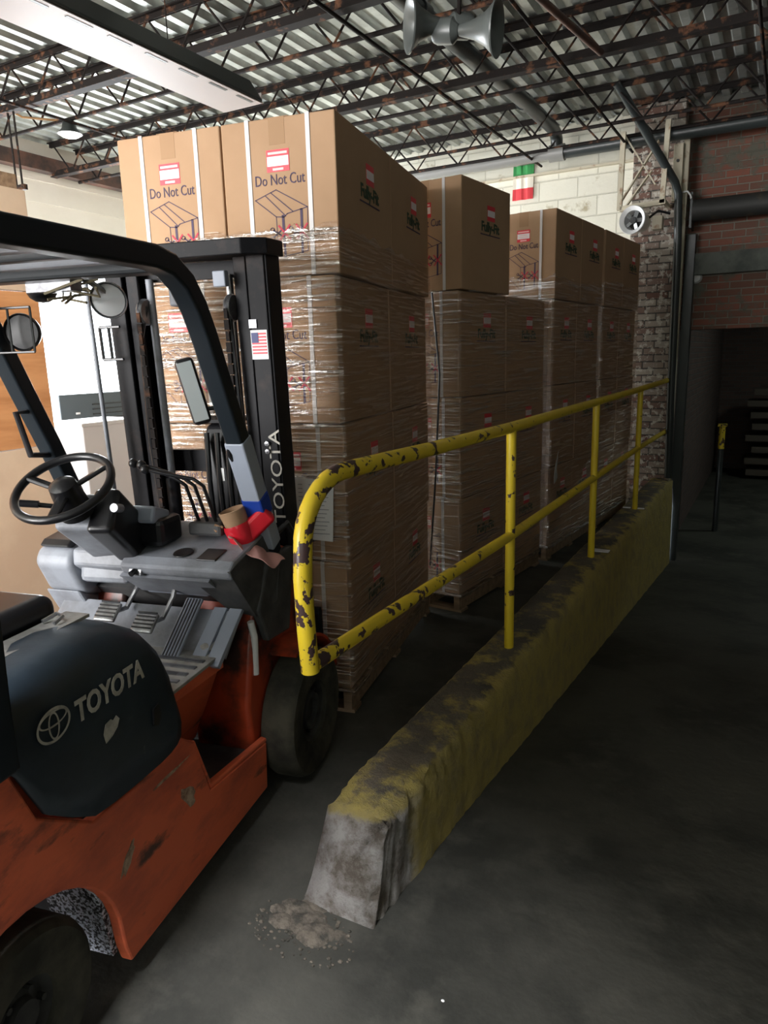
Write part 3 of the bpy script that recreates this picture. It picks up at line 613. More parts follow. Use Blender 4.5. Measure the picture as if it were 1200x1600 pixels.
def stack(c, yaw, cw, cdp, ch, z0, cols, sname, wrap, total_w, total_d, hidden_side=()):
    fn, a = frame(yaw, c)
    pl = make_pallet(total_w, total_d, 'wooden pallet under ' + sname); pl.location = fn(-total_w/2, total_d/2); pl.rotation_euler = (0, 0, a)
    for (ci, cj, tiers, front, side, desc) in cols:
        key = (cw, cdp, ch, front, side)
        for k in tiers:
            if key not in protos:
                o = make_carton(cw-GAP, cdp-GAP, ch-GAP, front, side, front); protos[key] = o
            else: o = copy_tree(protos[key])
            j = random.Random(ci*31+cj*7+k*3+int(c[1]*10))
            dr = (0.014 if k == 3 else 0) + j.uniform(-.002, .002) - (0.0 if k % 2 else 0.008)
            o.location = fn(-cw*(ci+0.5)+dr, cdp*(cj+0.5), z0+k*ch); o.rotation_euler = (0, 0, a)
            tag(o, 'brown carton, %s, %s of %s' % (TN[k], desc, sname), 'carton', 'cartons of ' + sname)
    # film
    if wrap:
        b = MB(); W_, D_, zt_ = wrap; off = 0.010
        nz = int((zt_-0.1)/0.05); ring = []
        cor = [(off, -off), (-W_-off, -off), (-W_-off, D_+off), (off, D_+off)]
        per = []
        for p, q in zip(cor, cor[1:]+cor[:1]):
            n = max(2, int(max(abs(q[0]-p[0]), abs(q[1]-p[1]))/0.06))
            for i in range(n): per.append((p[0]+(q[0]-p[0])*i/n, p[1]+(q[1]-p[1])*i/n))
        jr = random.Random(int(c[1]*100)); vs = []
        for k in range(nz+1):
            z = 0.1+(zt_-0.1)*k/nz
            e = -0.010*abs(math.sin((z-z0)/ch*PI))
            row = []
            for (pr, pf) in per:
                nx = 1 if pr > 0 else (-1 if pr < -W_ else 0); ny = -1 if pf < 0 else (1 if pf > D_ else 0)
                dd = jr.uniform(-.0025, .0035)+0.004
                zj = z + (jr.uniform(-0.02, 0.02) if k == nz else 0)
                row.append(b.bm.verts.new((pr+nx*dd, pf+ny*dd, zj)))
            vs.append(row)
        m_ = len(per)
        for r0_, r1_ in zip(vs, vs[1:]):
            for k in range(m_): b.bm.faces.new((r0_[k], r0_[(k+1) % m_], r1_[(k+1) % m_], r1_[k]))
        o = b.build('stretch_wrap', film, smooth=True); o.location = fn(0, 0); o.rotation_euler = (0, 0, a)
        tag(o, 'clear stretch film wound around ' + sname, 'plastic wrap', 'stretch film on the pallets')
    return fn, a
T4 = (0, 1, 2, 3)
s1n = 'the nearest stack'
fn1, a1 = stack((-1.592, 2.522), 10.5, 0.507, 0.70, 0.6075, 0.12,
      [(0, 0, T4, True, True, 'front right'), (1, 0, T4, True, False, 'front left'), (0, 1, T4, False, True, 'rear right')], s1n, (1.014, 1.40, 2.12), 1.0, 1.38)
fn2, a2 = stack((-1.655, 3.935), -6, 0.507, 0.645, 0.62, 0.12,
      [(0, 0, T4, True, True, 'front'), (0, 1, (0, 1, 2), False, True, 'rear')], 'the second stack from the camera', (0.507, 1.29, 1.98), 0.5, 1.27)
fn3, a3 = stack((-1.49, 5.29), -5, 0.507, 0.555, 0.625, 0.12,
      [(0, 0, T4, True, True, 'front'), (0, 1, T4, False, True, 'rear')], 'the third stack from the camera', (0.507, 1.11, 2.15), 0.5, 1.1)
fn4, a4 = stack((-1.385, 6.45), -5, 0.507, 0.55, 0.625, 0.12,
      [(0, 0, T4, False, True, 'front'), (0, 1, T4, False, True, 'rear')], 'the farthest stack by the brick pilaster', (0.507, 1.10, 2.2), 0.5, 1.08)
# packing list stuck on the near stack
t = thing('packing_list', 'printed white packing list taped to the front of the nearest carton stack', 'paper', fn1(-0.145, -0.03, 0.83), a1)
b = MB(); b.box((0, 0, 0.135), (0.19, 0.002, 0.27), Matrix.Rotation(R(3), 3, 'Y')); b.build('sheet', paper, t)
b = MB()
for k in range(13):
    b.box((-0.055, -0.0016, 0.245-k*0.018), (0.02, 0.0008, 0.003)); b.box((0.03, -0.0016, 0.245-k*0.018), (0.09 - 0.02*(k % 3), 0.0008, 0.003))
b.build('printed_lines', mat('grey_print', (0.3, 0.3, 0.33), 0.7), t)
# loose film tail on the third stack
b = MB(); b.prism([(0, 0), (0.09, 0.03), (0.06, 0.12), (0.10, 0.24), (0.02, 0.14), (-0.01, 0.05)], 0, 0.002, 'x'); o = b.build('film_scrap', mat('crumpled_film', (0.75, 0.78, 0.8), 0.15, metal=0.4, bump=1.0, bscale=30)); o.location = fn3(0.035, 0.02, 0.62); tag(o, 'crumpled silvery scrap of film stuck on the corner of the third carton stack', 'scrap')
# black strap hanging across the front of the second stack
b = MB(); b.tube([fn2(-0.17, -0.03, 1.97), fn2(-0.12, -0.035, 1.5), fn2(-0.15, -0.04, 0.9), fn2(-0.2, -0.04, 0.3)], 0.006, 6); tag(b.build('hanging_strap', blackp, smooth=True), 'thin black strap hanging loose down the front of the second carton stack', 'strap')

# ================================================================== LEFT SIDE
t = thing('plywood_partition', 'tall partition of pale board and orange plywood sheets at the left behind the forklift', 'partition', (-4.08, 1.9, 0))
for (z0, z1, mm, nm) in ((0.0, 1.11, ply_pale, 'lower_board'), (1.115, 2.05, ply, 'plywood_sheet'), (2.055, 2.64, ply_pale, 'upper_board')):
    b = MB(); b.box((0, 0, (z0+z1)/2), (0.05, 2.1, z1-z0)); b.build(nm, mm, t, bevel=0.003)
b = MB(); b.box((-0.03, 1.03, 1.32), (0.04, 0.06, 2.64)); b.build('edge_post', wood, t)
b = MB(); b.box((-0.02, 0.3, 2.68), (0.09, 1.4, 0.08)); b.build('top_rail', wood, t)
# machine outside the dock door and crates
t = thing('generator', 'dark grey louvred machine standing at the open dock door', 'machine', (-6.7, 5.5, 0))
b = MB(); b.box((0, 0, 0.66), (0.6, 1.5, 1.32)); b.build('body', machinem, t, bevel=0.01)
for r0 in range(2):
    b = MB()
    for k in range(9): b.box((0.305, -0.15+r0*0.5, 0.8+k*0.05), (0.012, 0.42, 0.012))
    b.build('louvres', blackp, t)
b = MB(); b.box((0.306, -0.55, 1.12), (0.006, 0.05, 0.02)); b.build('handle', sticker_w, t)
t = thing('white_crate', 'bright white crate in front of the dock door behind the steering wheel', 'crate', (-5.4, 4.32, 0))
b = MB(); b.box((0, 0, 0.55), (0.5, 0.62, 1.1)); b.build('body', paper, t, bevel=0.01)
b = MB(); b.box((0, 0, 1.11), (0.52, 0.64, 0.03)); b.build('lid', sticker_w, t)
t = thing('workbench', 'pale wooden workbench cluttered with small parts beyond the forklift levers', 'bench', (-5.2, 5.0, 0))
b = MB(); b.box((0, 0, 0.86), (0.6, 0.7, 0.04)); b.build('top', ply_pale, t)
for sx in (-0.25, 0.25):
    for sy in (-0.3, 0.3): b = MB(); b.box((sx, sy, 0.42), (0.05, 0.05, 0.84)); b.build('leg', wood, t)
b = MB(); b.box((0.0, 0, 0.3), (0.56, 0.66, 0.03)); b.build('shelf', ply_pale, t)
for (px, py, sz, lab) in ((0.1, -0.2, (0.1, 0.14, 0.09), 'dark square part at the near end of the cluttered workbench'), (0.0, 0.05, (0.14, 0.12, 0.06), 'flat dark part in the middle of the cluttered workbench'), (0.12, 0.25, (0.09, 0.1, 0.12), 'upright dark part at the far end of the cluttered workbench')):
    b = MB(); b.box((-5.2+px, 5.0+py, 0.88+sz[2]/2), sz); b.cyl((-5.2+px, 5.0+py, 0.88+sz[2]), (-5.2+px, 5.0+py, 0.92+sz[2]), 0.03); tag(b.build('machine_part', machinem, bevel=0.004), lab, 'part', 'parts on the workbench')

# ================================================================== FORKLIFT  (local x = to its right, y = forward, z = up)
FK = thing('forklift', 'orange and charcoal forklift truck with raised overhead guard standing at the left', 'forklift', (-1.476, 2.049, 0), R(12))
XC = -0.525
def mir(poly, fn):
    pass
# --- chassis, right flank with the step well
SID = [(-1.03, .075), (-.23, .07), (-.215, .245), (-.60, .30), (-.665, .50), (-.72, .545), (-.95, .53), (-1.10, .54), (-1.26, .66), (-1.33, .84), (-1.345, .93), (-1.75, .93), (-1.78, .30), (-1.62, .26)]
arch = [(-1.365+.315*math.cos(a), .165+.315*math.sin(a)) for a in [R(172-k*10) for k in range(17)]]
arch = [p for p in arch if p[1] > 0.16]
b = MB(); b.prism(SID + arch[:] + [(-1.045, .13)], -0.10, -0.135, 'x'); b.build('side_panel', orange, FK, bevel=0.006)
b = MB(); b.prism(SID + arch[:] + [(-1.045, .13)], -0.95, -0.915, 'x'); b.build('side_panel', orange, FK, bevel=0.006)
scuff = mat('rubbed_primer', (0.50, 0.36, 0.25), 0.8, col2=(0.20, 0.10, 0.06), nscale=25)
for (cu, cz, ru, rz2, an) in ((-.72, .36, .055, .028, -.9), (-1.0, .36, .05, .02, .9), (-.80, .475, .11, .006, -.02)):
    rr = random.Random(int(cu*1000)); b = MB(); pts = []
    for k in range(14):
        a_ = k*2*PI/14; q_ = rr.uniform(.6, 1.1); px_, pz_ = ru*math.cos(a_)*q_, rz2*math.sin(a_)*q_
        pts.append((cu+px_*math.cos(an)-pz_*math.sin(an), cz+px_*math.sin(an)+pz_*math.cos(an)))
    b.prism(pts, -.1002, -.0993, 'x'); b.build('paint_scuff', scuff, FK)
# inner body, step tray, floor edge and inner walls
b = MB(); b.prism([(-1.02, .10), (-.25, .10), (-.25, .27), (-.62, .29), (-.66, .58), (-1.02, .6)], -0.41, -0.64, 'x'); b.prism([(-1.04, .12), (-.70, .12), (-.70, .5), (-1.04, .5)], -0.14, -0.91, 'x'); b.build('inner_frame', darkp, FK)
for s in (0, 1):
    f = lambda r: r if s == 0 else -1.05-r
    b = MB()
    lo_, hi_ = f(-0.33), f(-0.215)
    v = [(f(-.38), -.64, .25), (f(-.38), -.24, .24), (f(-.20), -.30, .615), (f(-.20), -.74, .63), (f(-.41), -.64, .25), (f(-.41), -.24, .24), (f(-.24), -.30, .615), (f(-.24), -.74, .63)]
    vv = [b.bm.verts.new(q) for q in v]
    for q in ((0, 1, 2, 3), (4, 5, 6, 7), (0, 1, 5, 4), (1, 2, 6, 5), (2, 3, 7, 6), (3, 0, 4, 7)): b.bm.faces.new([vv[i] for i in q])
    b.build('step_wall', orange, FK)
    b = MB(); b.prism([(-.63, .255), (-.235, .225), (-.235, .215), (-.63, .245)], f(-.125), f(-.41), 'x'); b.build('step_tray', darkp, FK)
    b = MB(); b.sect([(f(-.115), -.20, .25), (f(-.115), -.59, .305), (f(-.115), -.665, .50)], 0.026, 0.016, (1, 0, 0)); b.build('step_lip', orange, FK, bevel=0.005)
# floor plate with ribs
b = MB(); b.box((XC, -.54, .635), (0.70, 0.42, 0.012)); fp = b.build('floor_plate', floorplate, FK, bevel=0.002)
b = MB()
for k in range(7): b.box((XC, -.73+k*0.05, .643), (0.66, 0.018, 0.006))
b.build('tread_rib', steel, fp)
b = MB(); b.prism([(-.745, .60), (-.33, .58), (-.33, .63), (-.745, .63)], -.185, -.195, 'x'); b.build('floor_edge', orange, FK)
# toe board
b = MB(); b.prism([(-.36, .635), (-.23, .745), (-.22, .735), (-.35, .62)], -.16, -.90, 'x'); b.build('toe_board', greyp, FK)
for k, rr in enumerate((-.155, -.215)):
    b = MB(); b.prism([(-.415, .622), (-.225, .755), (-.21, .745), (-.40, .607)], rr, rr-.05, 'x'); b.build('toe_strip', mat('pale_blue_steel', (0.33, 0.37, 0.45), 0.45) if k == 0 else MATS['pale_blue_steel'], FK, bevel=0.002)
# accelerator and pedals
b = MB(); q = Matrix.Rotation(R(38), 3, 'X'); b.box((-.335, -.33, .705), (0.065, 0.25, 0.012), q); pd = b.build('accelerator_pedal', MATS['pale_blue_steel'], FK, bevel=0.004)
b = MB()
for k in range(5): b.box((-.335-.024+k*.012, -.333, .712), (0.004, 0.235, 0.004), q)
b.build('pedal_rib', darkp, pd)
for (rr, uu, zz) in ((-.43, -.40, .745), (-.60, -.37, .76)):
    b = MB(); b.box((rr, uu, zz), (0.085, 0.075, 0.014), Matrix.Rotation(R(40), 3, 'X')); p_ = b.build('pedal', steel, FK, bevel=0.008)
    b = MB(); b.tube([(rr, uu+.02, zz-.01), (rr, uu+.10, zz-.02), (rr+.01, uu+.16, zz+.04), (rr+.02, uu+.2, zz+.15)], 0.009, 8); b.build('pedal_arm', steel, p_, smooth=True)
    b = MB()
    for k in range(5): b.box((rr, uu-.022+k*.011, zz-.006+k*.0092), (0.075, 0.004, 0.004), Matrix.Rotation(R(40), 3, 'X'))
    b.build('pedal_grip', darkp, p_)
b = MB(); b.tube([(-.20, -.28, .65), (-.25, -.25, .68), (-.30, -.22, .67), (-.28, -.17, .72)], .012, 8); b.tube([(-.22, -.33, .645), (-.3, -.2, .66), (-.26, -.15, .7)], .009, 8); b.build('cable_bundle', blackp, FK, smooth=True)
b = MB(); b.sph((-.235, -.325, .652), .035, 12, (1, 1.3, .6)); b.build('dust_cover', floorplate, FK, smooth=True)
# wheel housing and fender right/left
for s in (0, 1):
    f = lambda r: r if s == 0 else -1.05-r
    b = MB(); b.prism([(-.245, .12), (-.265, .40), (-.21, .62), (-.12, .88), (.12, .90), (.32, .62), (.34, .12)], f(-.135), f(-.37), 'x'); b.build('wheel_housing', orange_g, FK, bevel=0.02, seg=3)
    b = MB(); b.sect([(f(-.09), .03+.30*math.cos(a), .25+.30*math.sin(a)) for a in [R(112-k*9) for k in range(12)]], 0.13, 0.012); b.build('fender', orange_g, FK)
    b = MB(); b.prism([(-.10, .90), (-.20, .74), (-.13, .60), (.05, .58), (.12, .90)], f(-.105), f(-.14), 'x'); b.build('pillar_foot', darkp, FK, bevel=0.01)
    # front drive wheel
    b = MB(); cw_ = (f(0.0), .035, .25); dx = (-1, 0, 0) if s == 0 else (1, 0, 0)
    b.lathe([(.12, .012), (.155, .004), (.17, .0), (.230, .0), (.243, .012), (.25, .03), (.25, .11), (.243, .125), (.15, .13), (.12, .13)], cw_, dx, 48, closed=True); wt = b.build('drive_wheel', rubber, FK, smooth=True)
    b = MB(); b.lathe([(.001, .045), (.05, .045), (.055, .025), (.07, .022), (.075, .05), (.105, .055), (.125, .02), (.165, .006), (.17, .012), (.12, .06), (.12, .12)], cw_, dx, 40)
    for k in range(8):
        a = k*PI/4; y_, z_ = cw_[1]+.088*math.cos(a), cw_[2]+.088*math.sin(a); x0 = cw_[0]+dx[0]*.055; b.cyl((x0, y_, z_), (x0-dx[0]*.02, y_, z_), .009, n=6)
    b.build('wheel_hub', rimm, wt, smooth=True)
    # rear steer wheel
    b = MB(); cw_ = (f(-.115), -1.335, .205)
    b.lathe([(.09, .014), (.12, .004), (.135, .0), (.185, .0), (.198, .012), (.205, .03), (.205, .12), (.197, .14), (.11, .145), (.09, .145)], cw_, dx, 44, closed=True); wt = b.build('steer_wheel', rubber, FK, smooth=True)
    b = MB(); b.lathe([(.001, .02), (.04, .02), (.045, .04), (.07, .045), (.10, .02), (.125, .004), (.13, .012), (.09, .05), (.09, .13)], cw_, dx, 36)
    for k in range(6):
        a = k*PI/3; y_, z_ = cw_[1]+.06*math.cos(a), cw_[2]+.06*math.sin(a); x0 = cw_[0]+dx[0]*.045; b.cyl((x0, y_, z_), (x0-dx[0]*.02, y_, z_), .008, n=6)
    b.build('wheel_hub', rimm, wt, smooth=True)
    b = MB(); b.prism([(p[0], p[1]) for p in arch] + [(-1.04, .10), (-1.03, .12), (-1.03, .5), (-1.64, .5), (-1.64, .2)], f(-.30), f(-.31), 'x'); b.build('arch_liner', foil, FK)
    b = MB(); b.prism([(-1.05, .10), (-1.035, .10), (-1.035, .46), (-1.10, .46)], f(-.14), f(-.31), 'x'); b.build('arch_edge', foil, FK)
# counterweight at the back
b = MB(); b.prism([(-1.64, .30), (-1.64, .5), (-1.05, .52), (-1.05, .86), (-1.35, .90), (-1.95, .92), (-2.02, .8), (-2.0, .28), (-1.9, .2), (-1.75, .2)], -.14, -.91, 'x'); b.build('counterweight', orange, FK, bevel=0.03, seg=3)

# --- engine hood: charcoal side cover rolling over to the seat deck
def hood_side(s):
    f = lambda r: r if s == 0 else -1.05-r
    # outline of the flank in (u, z), bottom row then rolled-over top
    us = [-1.345, -1.30, -1.24, -1.17, -1.10, -1.03, -.96, -.89, -.83, -.785, -.755, -.735]
    bot = [.84, .78, .655, .60, .555, .545, .54, .537, .535, .538, .545, .56]
    topz = [.955, .96, .962, .965, .968, .968, .965, .95, .915, .865, .80, .70]
    b = MB(); rows = []
    for u, zb2, zt2 in zip(us, bot, topz):
        H = zt2-zb2; rr_ = min(.075, H*0.45)
        col = [(f(-.10), zb2), (f(-.098), zb2+.25*(H-rr_)), (f(-.095), zb2+.55*(H-rr_)), (f(-.098), zb2+.86*(H-rr_)), (f(-.104), zt2-rr_)]
        for k in range(1, 6):
            a = k*(PI/2)/5; col.append((f(-.104-rr_*(1-math.cos(a))), zt2-rr_+rr_*math.sin(a)))
        col += [(f(-.24), zt2+.004), (f(-.30), zt2-.0)]
        rows.append([b.bm.verts.new((x_, u, z_)) for x_, z_ in col])
    for p, q in zip(rows, rows[1:]):
        for k in range(len(p)-1): b.bm.faces.new((p[k], q[k], q[k+1], p[k+1]))
    e = rows[-1]; inner = [b.bm.verts.new((f(-.42), v.co.y+.005, v.co.z)) for v in e]
    for k in range(len(e)-1): b.bm.faces.new((e[k], inner[k], inner[k+1], e[k+1]))
    o = b.build('hood_cover', char, FK, smooth=True)
    o.modifiers.remove(o.modifiers[0]); sd = o.modifiers.new('solid', 'SOLIDIFY'); sd.thickness = 0.012; sd.offset = 0
    return o
hood_side(0); hood_side(1)
b = MB(); b.prism([(-1.40, .60), (-.80, .60), (-.78, .80), (-.87, .915), (-1.40, .93)], -.30, -.75, 'x'); b.build('hood_deck', char, FK, bevel=0.015)
b = MB(); b.box((-.262, -1.1, .972), (0.075, 0.42, 0.008)); b.build('deck_strip', floorplate, FK)
b = MB(); b.tube([(-.245, -.99, .985), (-.245, -.96, .993), (-.275, -.945, .993), (-.285, -.985, .985)], .005, 6); b.build('hood_latch', steel, FK, smooth=True)
# emblem, wordmark and paint scuffs on the flank
EM = lambda a, c: (-.0855, a, c)
b = MB()
def ell(cu, cz, ru, rz_, w, n=40):
    pts = [(cu+ru*math.cos(k*2*PI/n), cz+rz_*math.sin(k*2*PI/n)) for k in range(n+1)]
    for p, q in zip(pts, pts[1:]):
        pv = Vector(p); qv = Vector(q); c_ = Vector((cu, cz)); a1_ = (pv-c_).normalized()*w/2; b1_ = (qv-c_).normalized()*w/2
        b.quad(EM(*(pv-a1_)), EM(*(qv-b1_)), EM(*(qv+b1_)), EM(*(pv+a1_)))
EU, EZ = -1.195, .845
ell(EU, EZ, .047, .036, .006); ell(EU, EZ+.014, .040, .016, .005); ell(EU, EZ-.002, .014, .030, .005)
b.build('round_emblem', offwhite, FK)
tr_ = Matrix.Translation((-.0855, -1.005, .835)) @ SIDE
text_obj('wordmark', 'TOYOTA', 0.075, offwhite, FK, tr_, bold=0.0022, sx=0.80)
b = MB(); pts = [(-1.045, .715), (-1.02, .722), (-1.0, .735), (-.99, .752), (-1.0, .765), (-1.012, .758), (-1.02, .765), (-1.04, .762), (-1.05, .74)]
b.prism(pts, -.0865, -.085, 'x'); b.build('torn_sticker', offwhite, FK)
b = MB(); b.prism([(-.865, .665), (-.845, .655), (-.83, .68), (-.835, .715), (-.86, .71)], -.0865, -.0815, 'x'); b.build('latch_recess', blackp, FK)
# seat
b = MB(); b.box((-.55, -1.12, .985), (0.47, 0.46, 0.085)); st = b.build('seat_cushion', blackp, FK, bevel=0.035, seg=4)
b = MB(); b.box((-.55, -1.12, .935), (0.44, 0.44, 0.03)); b.build('seat_base', darkp, st)
b = MB(); b.box((-.55, -1.385, 1.22), (0.44, 0.09, 0.46), Matrix.Rotation(R(10), 3, 'X')); b.build('seat_back', blackp, FK, bevel=0.035, seg=4)

# --- dashboard
b = MB(); b.prism([(-.335, .925), (-.30, .95), (-.02, 1.005), (.03, 1.0), (.03, .88), (-.10, .84), (-.29, .875), (-.325, .895)], -.13, -.56, 'x'); b.build('dashboard', greyp, FK, bevel=0.008, seg=2)
b = MB(); b.prism([(-.32, .905), (-.29, .955), (-.02, 1.0), (.03, 1.0), (.03, .80), (-.16, .74), (-.26, .78)], -.78, -.95, 'x'); b.build('left_dash_pod', greyp, FK, bevel=0.03, seg=4)
b = MB(); b.prism([(-.30, .965), (-.275, .985), (-.05, 1.02), (-.05, 1.0), (-.28, .955)], -.80, -.925, 'x'); b.build('pod_vent', blackp, FK, bevel=0.006)
b = MB(); b.prism([(-.27, .79), (-.16, .745), (-.05, .58), (-.10, .52), (-.2, .66)], -.80, -.955, 'x'); b.build('left_kick_panel', greyp, FK, bevel=0.01)
b = MB(); b.prism([(-.29, .955), (-.02, 1.0), (.02, 1.0), (.02, .86), (-.22, .83), (-.30, .90)], -.56, -.79, 'x'); b.build('centre_dash', greyp, FK, bevel=0.01)
# sloping right end of the dash
b = MB()
v = [(-.128, -.335, .925), (-.128, -.02, 1.0), (-.105, .0, .90), (-.10, -.06, .735), (-.115, -.20, .72), (-.22, -.20, .735), (-.30, -.30, .875), (-.128, -.32, .895)]
vv = [b.bm.verts.new(q) for q in v]
b.bm.faces.new([vv[i] for i in (0, 1, 2, 3, 4, 7)]); b.bm.faces.new([vv[i] for i in (7, 4, 5, 6)])
o = b.build('dash_end_panel', darkp, FK); sd = o.modifiers.new('solid', 'SOLIDIFY'); sd.thickness = 0.012; sd.offset = -1
# glove tray and underside panel
b = MB(); b.prism([(-.29, .87), (-.26, .885), (-.10, .86), (-.20, .78)], -.30, -.55, 'x'); tr0 = b.build('glove_tray', MATS['pale_blue_steel'], FK, bevel=0.004)
b = MB(); b.prism([(-.325, .88), (-.31, .888), (-.20, .80), (-.21, .79)], -.22, -.57, 'x'); b.build('dash_lip', greyp, FK)
b = MB(); b.prism([(-.20, .79), (-.12, .83), (-.02, .70), (-.10, .68)], -.20, -.80, 'x'); b.build('knee_panel', darkp, FK)
b = MB(); b.box((-.50, -.325, .905), (0.05, 0.012, 0.036), Matrix.Rotation(R(-20), 3, 'X')); sw = b.build('ignition_plate', steel, FK, bevel=0.002)
b = MB(); b.cyl((-.50, -.333, .905), (-.50, -.355, .900), .010, n=14); b.build('ignition_key', blackp, sw, smooth=True)
CUP = (-.345, -.265)
slope = Matrix.Rotation(math.atan2(.055, .28), 3, 'X')
def dz(u): return .95+(u+.30)*.055/.28
b = MB(); b.lathe([(.001, .0015), (.026, .0015), (.030, .002), (.034, .003), (.036, .0)], (CUP[0], CUP[1], dz(CUP[1])+.003), (0, -.19, 1), 24); b.build('cup_holder', blackp, FK, smooth=True)  # flat black disc, the shade inside the hole put into its colour
b = MB(); b.box((-.235, -.265, dz(-.265)+.002), (0.075, 0.085, 0.006), slope); b.build('tray_recess', blackp, FK, bevel=0.006)  # black plate on the surface, coloured as the shaded square hole
# steering column and wheel
hub = Vector((-.585, -.515, 1.215)); ax = Vector((0, -.50, .866)).normalized()   # wheel axis leans back to the driver
ax = Vector((.06, -.52, .85)).normalized()
base = Vector((-.66, -.17, .93))
b = MB(); b.bar(base, hub-ax*.075+Vector((-.01, .02, -.01)), .15, .13); b.build('steering_column', greyp, FK, bevel=0.02, seg=3)
b = MB(); b.bar(base+Vector((.075, .03, -.02)), hub-ax*.07+Vector((.07, .04, -.01)), .09, .16); b.build('column_cover', blackp, FK, bevel=0.02, seg=3)
b = MB(); b.bar(Vector((-.68, -.10, .86)), Vector((-.67, -.28, .90)), .20, .13); b.build('column_boot', greyp, FK, bevel=0.02)
SW = 0.150
b = MB(); x_ = ax.cross(Vector((1, 0, 0))).normalized(); y_ = ax.cross(x_)
n1, n2 = 48, 12; rows = []
for i in range(n1):
    a = i*2*PI/n1; d = x_*math.cos(a)+y_*math.sin(a)
    rows.append([b.bm.verts.new(hub+d*(SW+.0135*math.cos(k*2*PI/n2))+ax*(.0135*math.sin(k*2*PI/n2)+.02)) for k in range(n2)])
for i in range(n1):
    p, q = rows[i], rows[(i+1) % n1]
    for k in range(n2): b.bm.faces.new((p[k], q[k], q[(k+1) % n2], p[(k+1) % n2]))
sw = b.build('steering_wheel', blackp, FK, smooth=True)
b = MB(); b.lathe([(.001, .045), (.025, .043), (.042, .03), (.046, .0), (.05, -.05), (.055, -.09)], hub, ax, 28); b.build('wheel_hub', blackp, sw, smooth=True)
for aa in (80, 200, 320):
    d = x_*math.cos(R(aa))+y_*math.sin(R(aa)); b = MB(); b.bar(hub+d*.03+ax*.005, hub+d*(SW-.005)+ax*.02, .034, .014); b.build('spoke', blackp, sw, bevel=0.005)
b = MB(); b.tube([hub-ax*.07+Vector((-.04, 0, 0)), hub-ax*.05+Vector((-.11, -.04, .0))], [.008, .008], 8); b.cyl(hub-ax*.05+Vector((-.10, -.035, .0)), hub-ax*.045+Vector((-.16, -.065, .005)), .012, n=10); b.build('direction_lever', blackp, FK, smooth=True)
b = MB(); b.cyl(hub+Vector((.12, .10, -.07)), hub+Vector((.125, .06, -.06)), .014, n=14); b.build('key_switch', steel, FK, smooth=True)
b = MB(); b.box((-.52, -.22, 1.075), (.14, .1, .06), Matrix.Rotation(R(-20), 3, 'X')); b.build('instrument_pod', MATS['pale_blue_steel'], FK, bevel=0.01)
b = MB(); b.box((-.51, -.19, 1.02), (.16, .14, .10)); b.build('instrument_base', blackp, FK, bevel=0.02)
# hydraulic levers
b = MB(); b.box((-.315, -.12, 1.02), (.135, .10, .05)); b.build('lever_boot', darkp, FK, bevel=0.012)
for k, (kx, kz_) in enumerate(((-.545, 1.262), (-.505, 1.258), (-.485, 1.245))):
    bx = -.355+k*.035
    b = MB(); b.tube([(bx, -.13, 1.03), (bx, -.17, 1.12), (bx+.0, -.20, 1.185), (bx-.03, -.21, 1.21), (kx+.05, -.21-.01*k, kz_-.012), (kx, -.22-.01*k, kz_)], .0065, 10); lv = b.build('hydraulic_lever', blackp, FK, smooth=True)
    b = MB(); b.sph((kx, -.22-.01*k, kz_), .017, 16); b.build('lever_knob', blackp, lv, smooth=True)

# --- overhead guard
def guard_leg(s):
    f = lambda r: r if s == 0 else -1.05-r
    ctl = [(-1.352, .82), (-1.352, .98), (-1.345, 1.15), (-1.40, 1.6), (-1.46, 1.78), (-1.45, 1.84), (-1.38, 1.862), (-1.15, 1.868), (-.62, 1.878), (-.54, 1.865), (-.47, 1.825), (-.415, 1.76), (-.37, 1.68), (-.30, 1.53), (-.20, 1.325), (-.10, 1.10), (-.015, .90)]
    pts = [(f(-.085 if u > -1.36 and z < 1.2 and u < -1.2 else -.135), u, z) for u, z in ctl]
    b = MB(); b.sect(pts, .065, .062); b.build('guard_pillar', guardm, FK, bevel=0.010, seg=3)
guard_leg(0); guard_leg(1)
for k, uu in enumerate((-1.4, -1.28, -1.16, -1.04, -.92, -.80, -.68)):
    b = MB(); b.box((XC, uu, 1.872), (.74, .035, .03)); b.build('roof_bar', guardm if k % 2 else greyp, FK, bevel=0.006)
b = MB(); b.box((XC, -.555, 1.865), (.76, .07, .045)); b.build('front_crossbar', guardm, FK, bevel=0.01)
b = MB(); b.sect([(-.105, -.335, 1.60), (-.075, -.33, 1.61), (-.07, -.22, 1.38), (-.10, -.19, 1.32)], .018, .018, (0, .4, .9)); 
b = MB(); b.tube([(-.155, -.20, 1.40), (-.165, -.23, 1.385), (-.16, -.225, 1.30), (-.15, -.16, 1.22), (-.135, -.13, 1.22)], .010, 8); b.build('grab_handle', blackp, FK, smooth=True)
b = MB(); b.tube([(-.915, -.25, 1.45), (-.89, -.36, 1.45), (-.89, -.32, 1.30), (-.915, -.17, 1.28)], .011, 8); b.build('grab_handle', blackp, FK, smooth=True)
b = MB(); b.box((-.18, -.16, 1.33), (.012, .03, .10), Matrix.Rotation(R(25), 3, 'X')); b.build('yellow_tape_patch', yellowtape, FK)
b = MB(); b.sect([(-.135, -.212, 1.35), (-.135, -.10, 1.10), (-.135, -.03, .94)], .072, .068); b.build('worn_sleeve', MATS['pale_blue_steel'], FK, bevel=0.006)
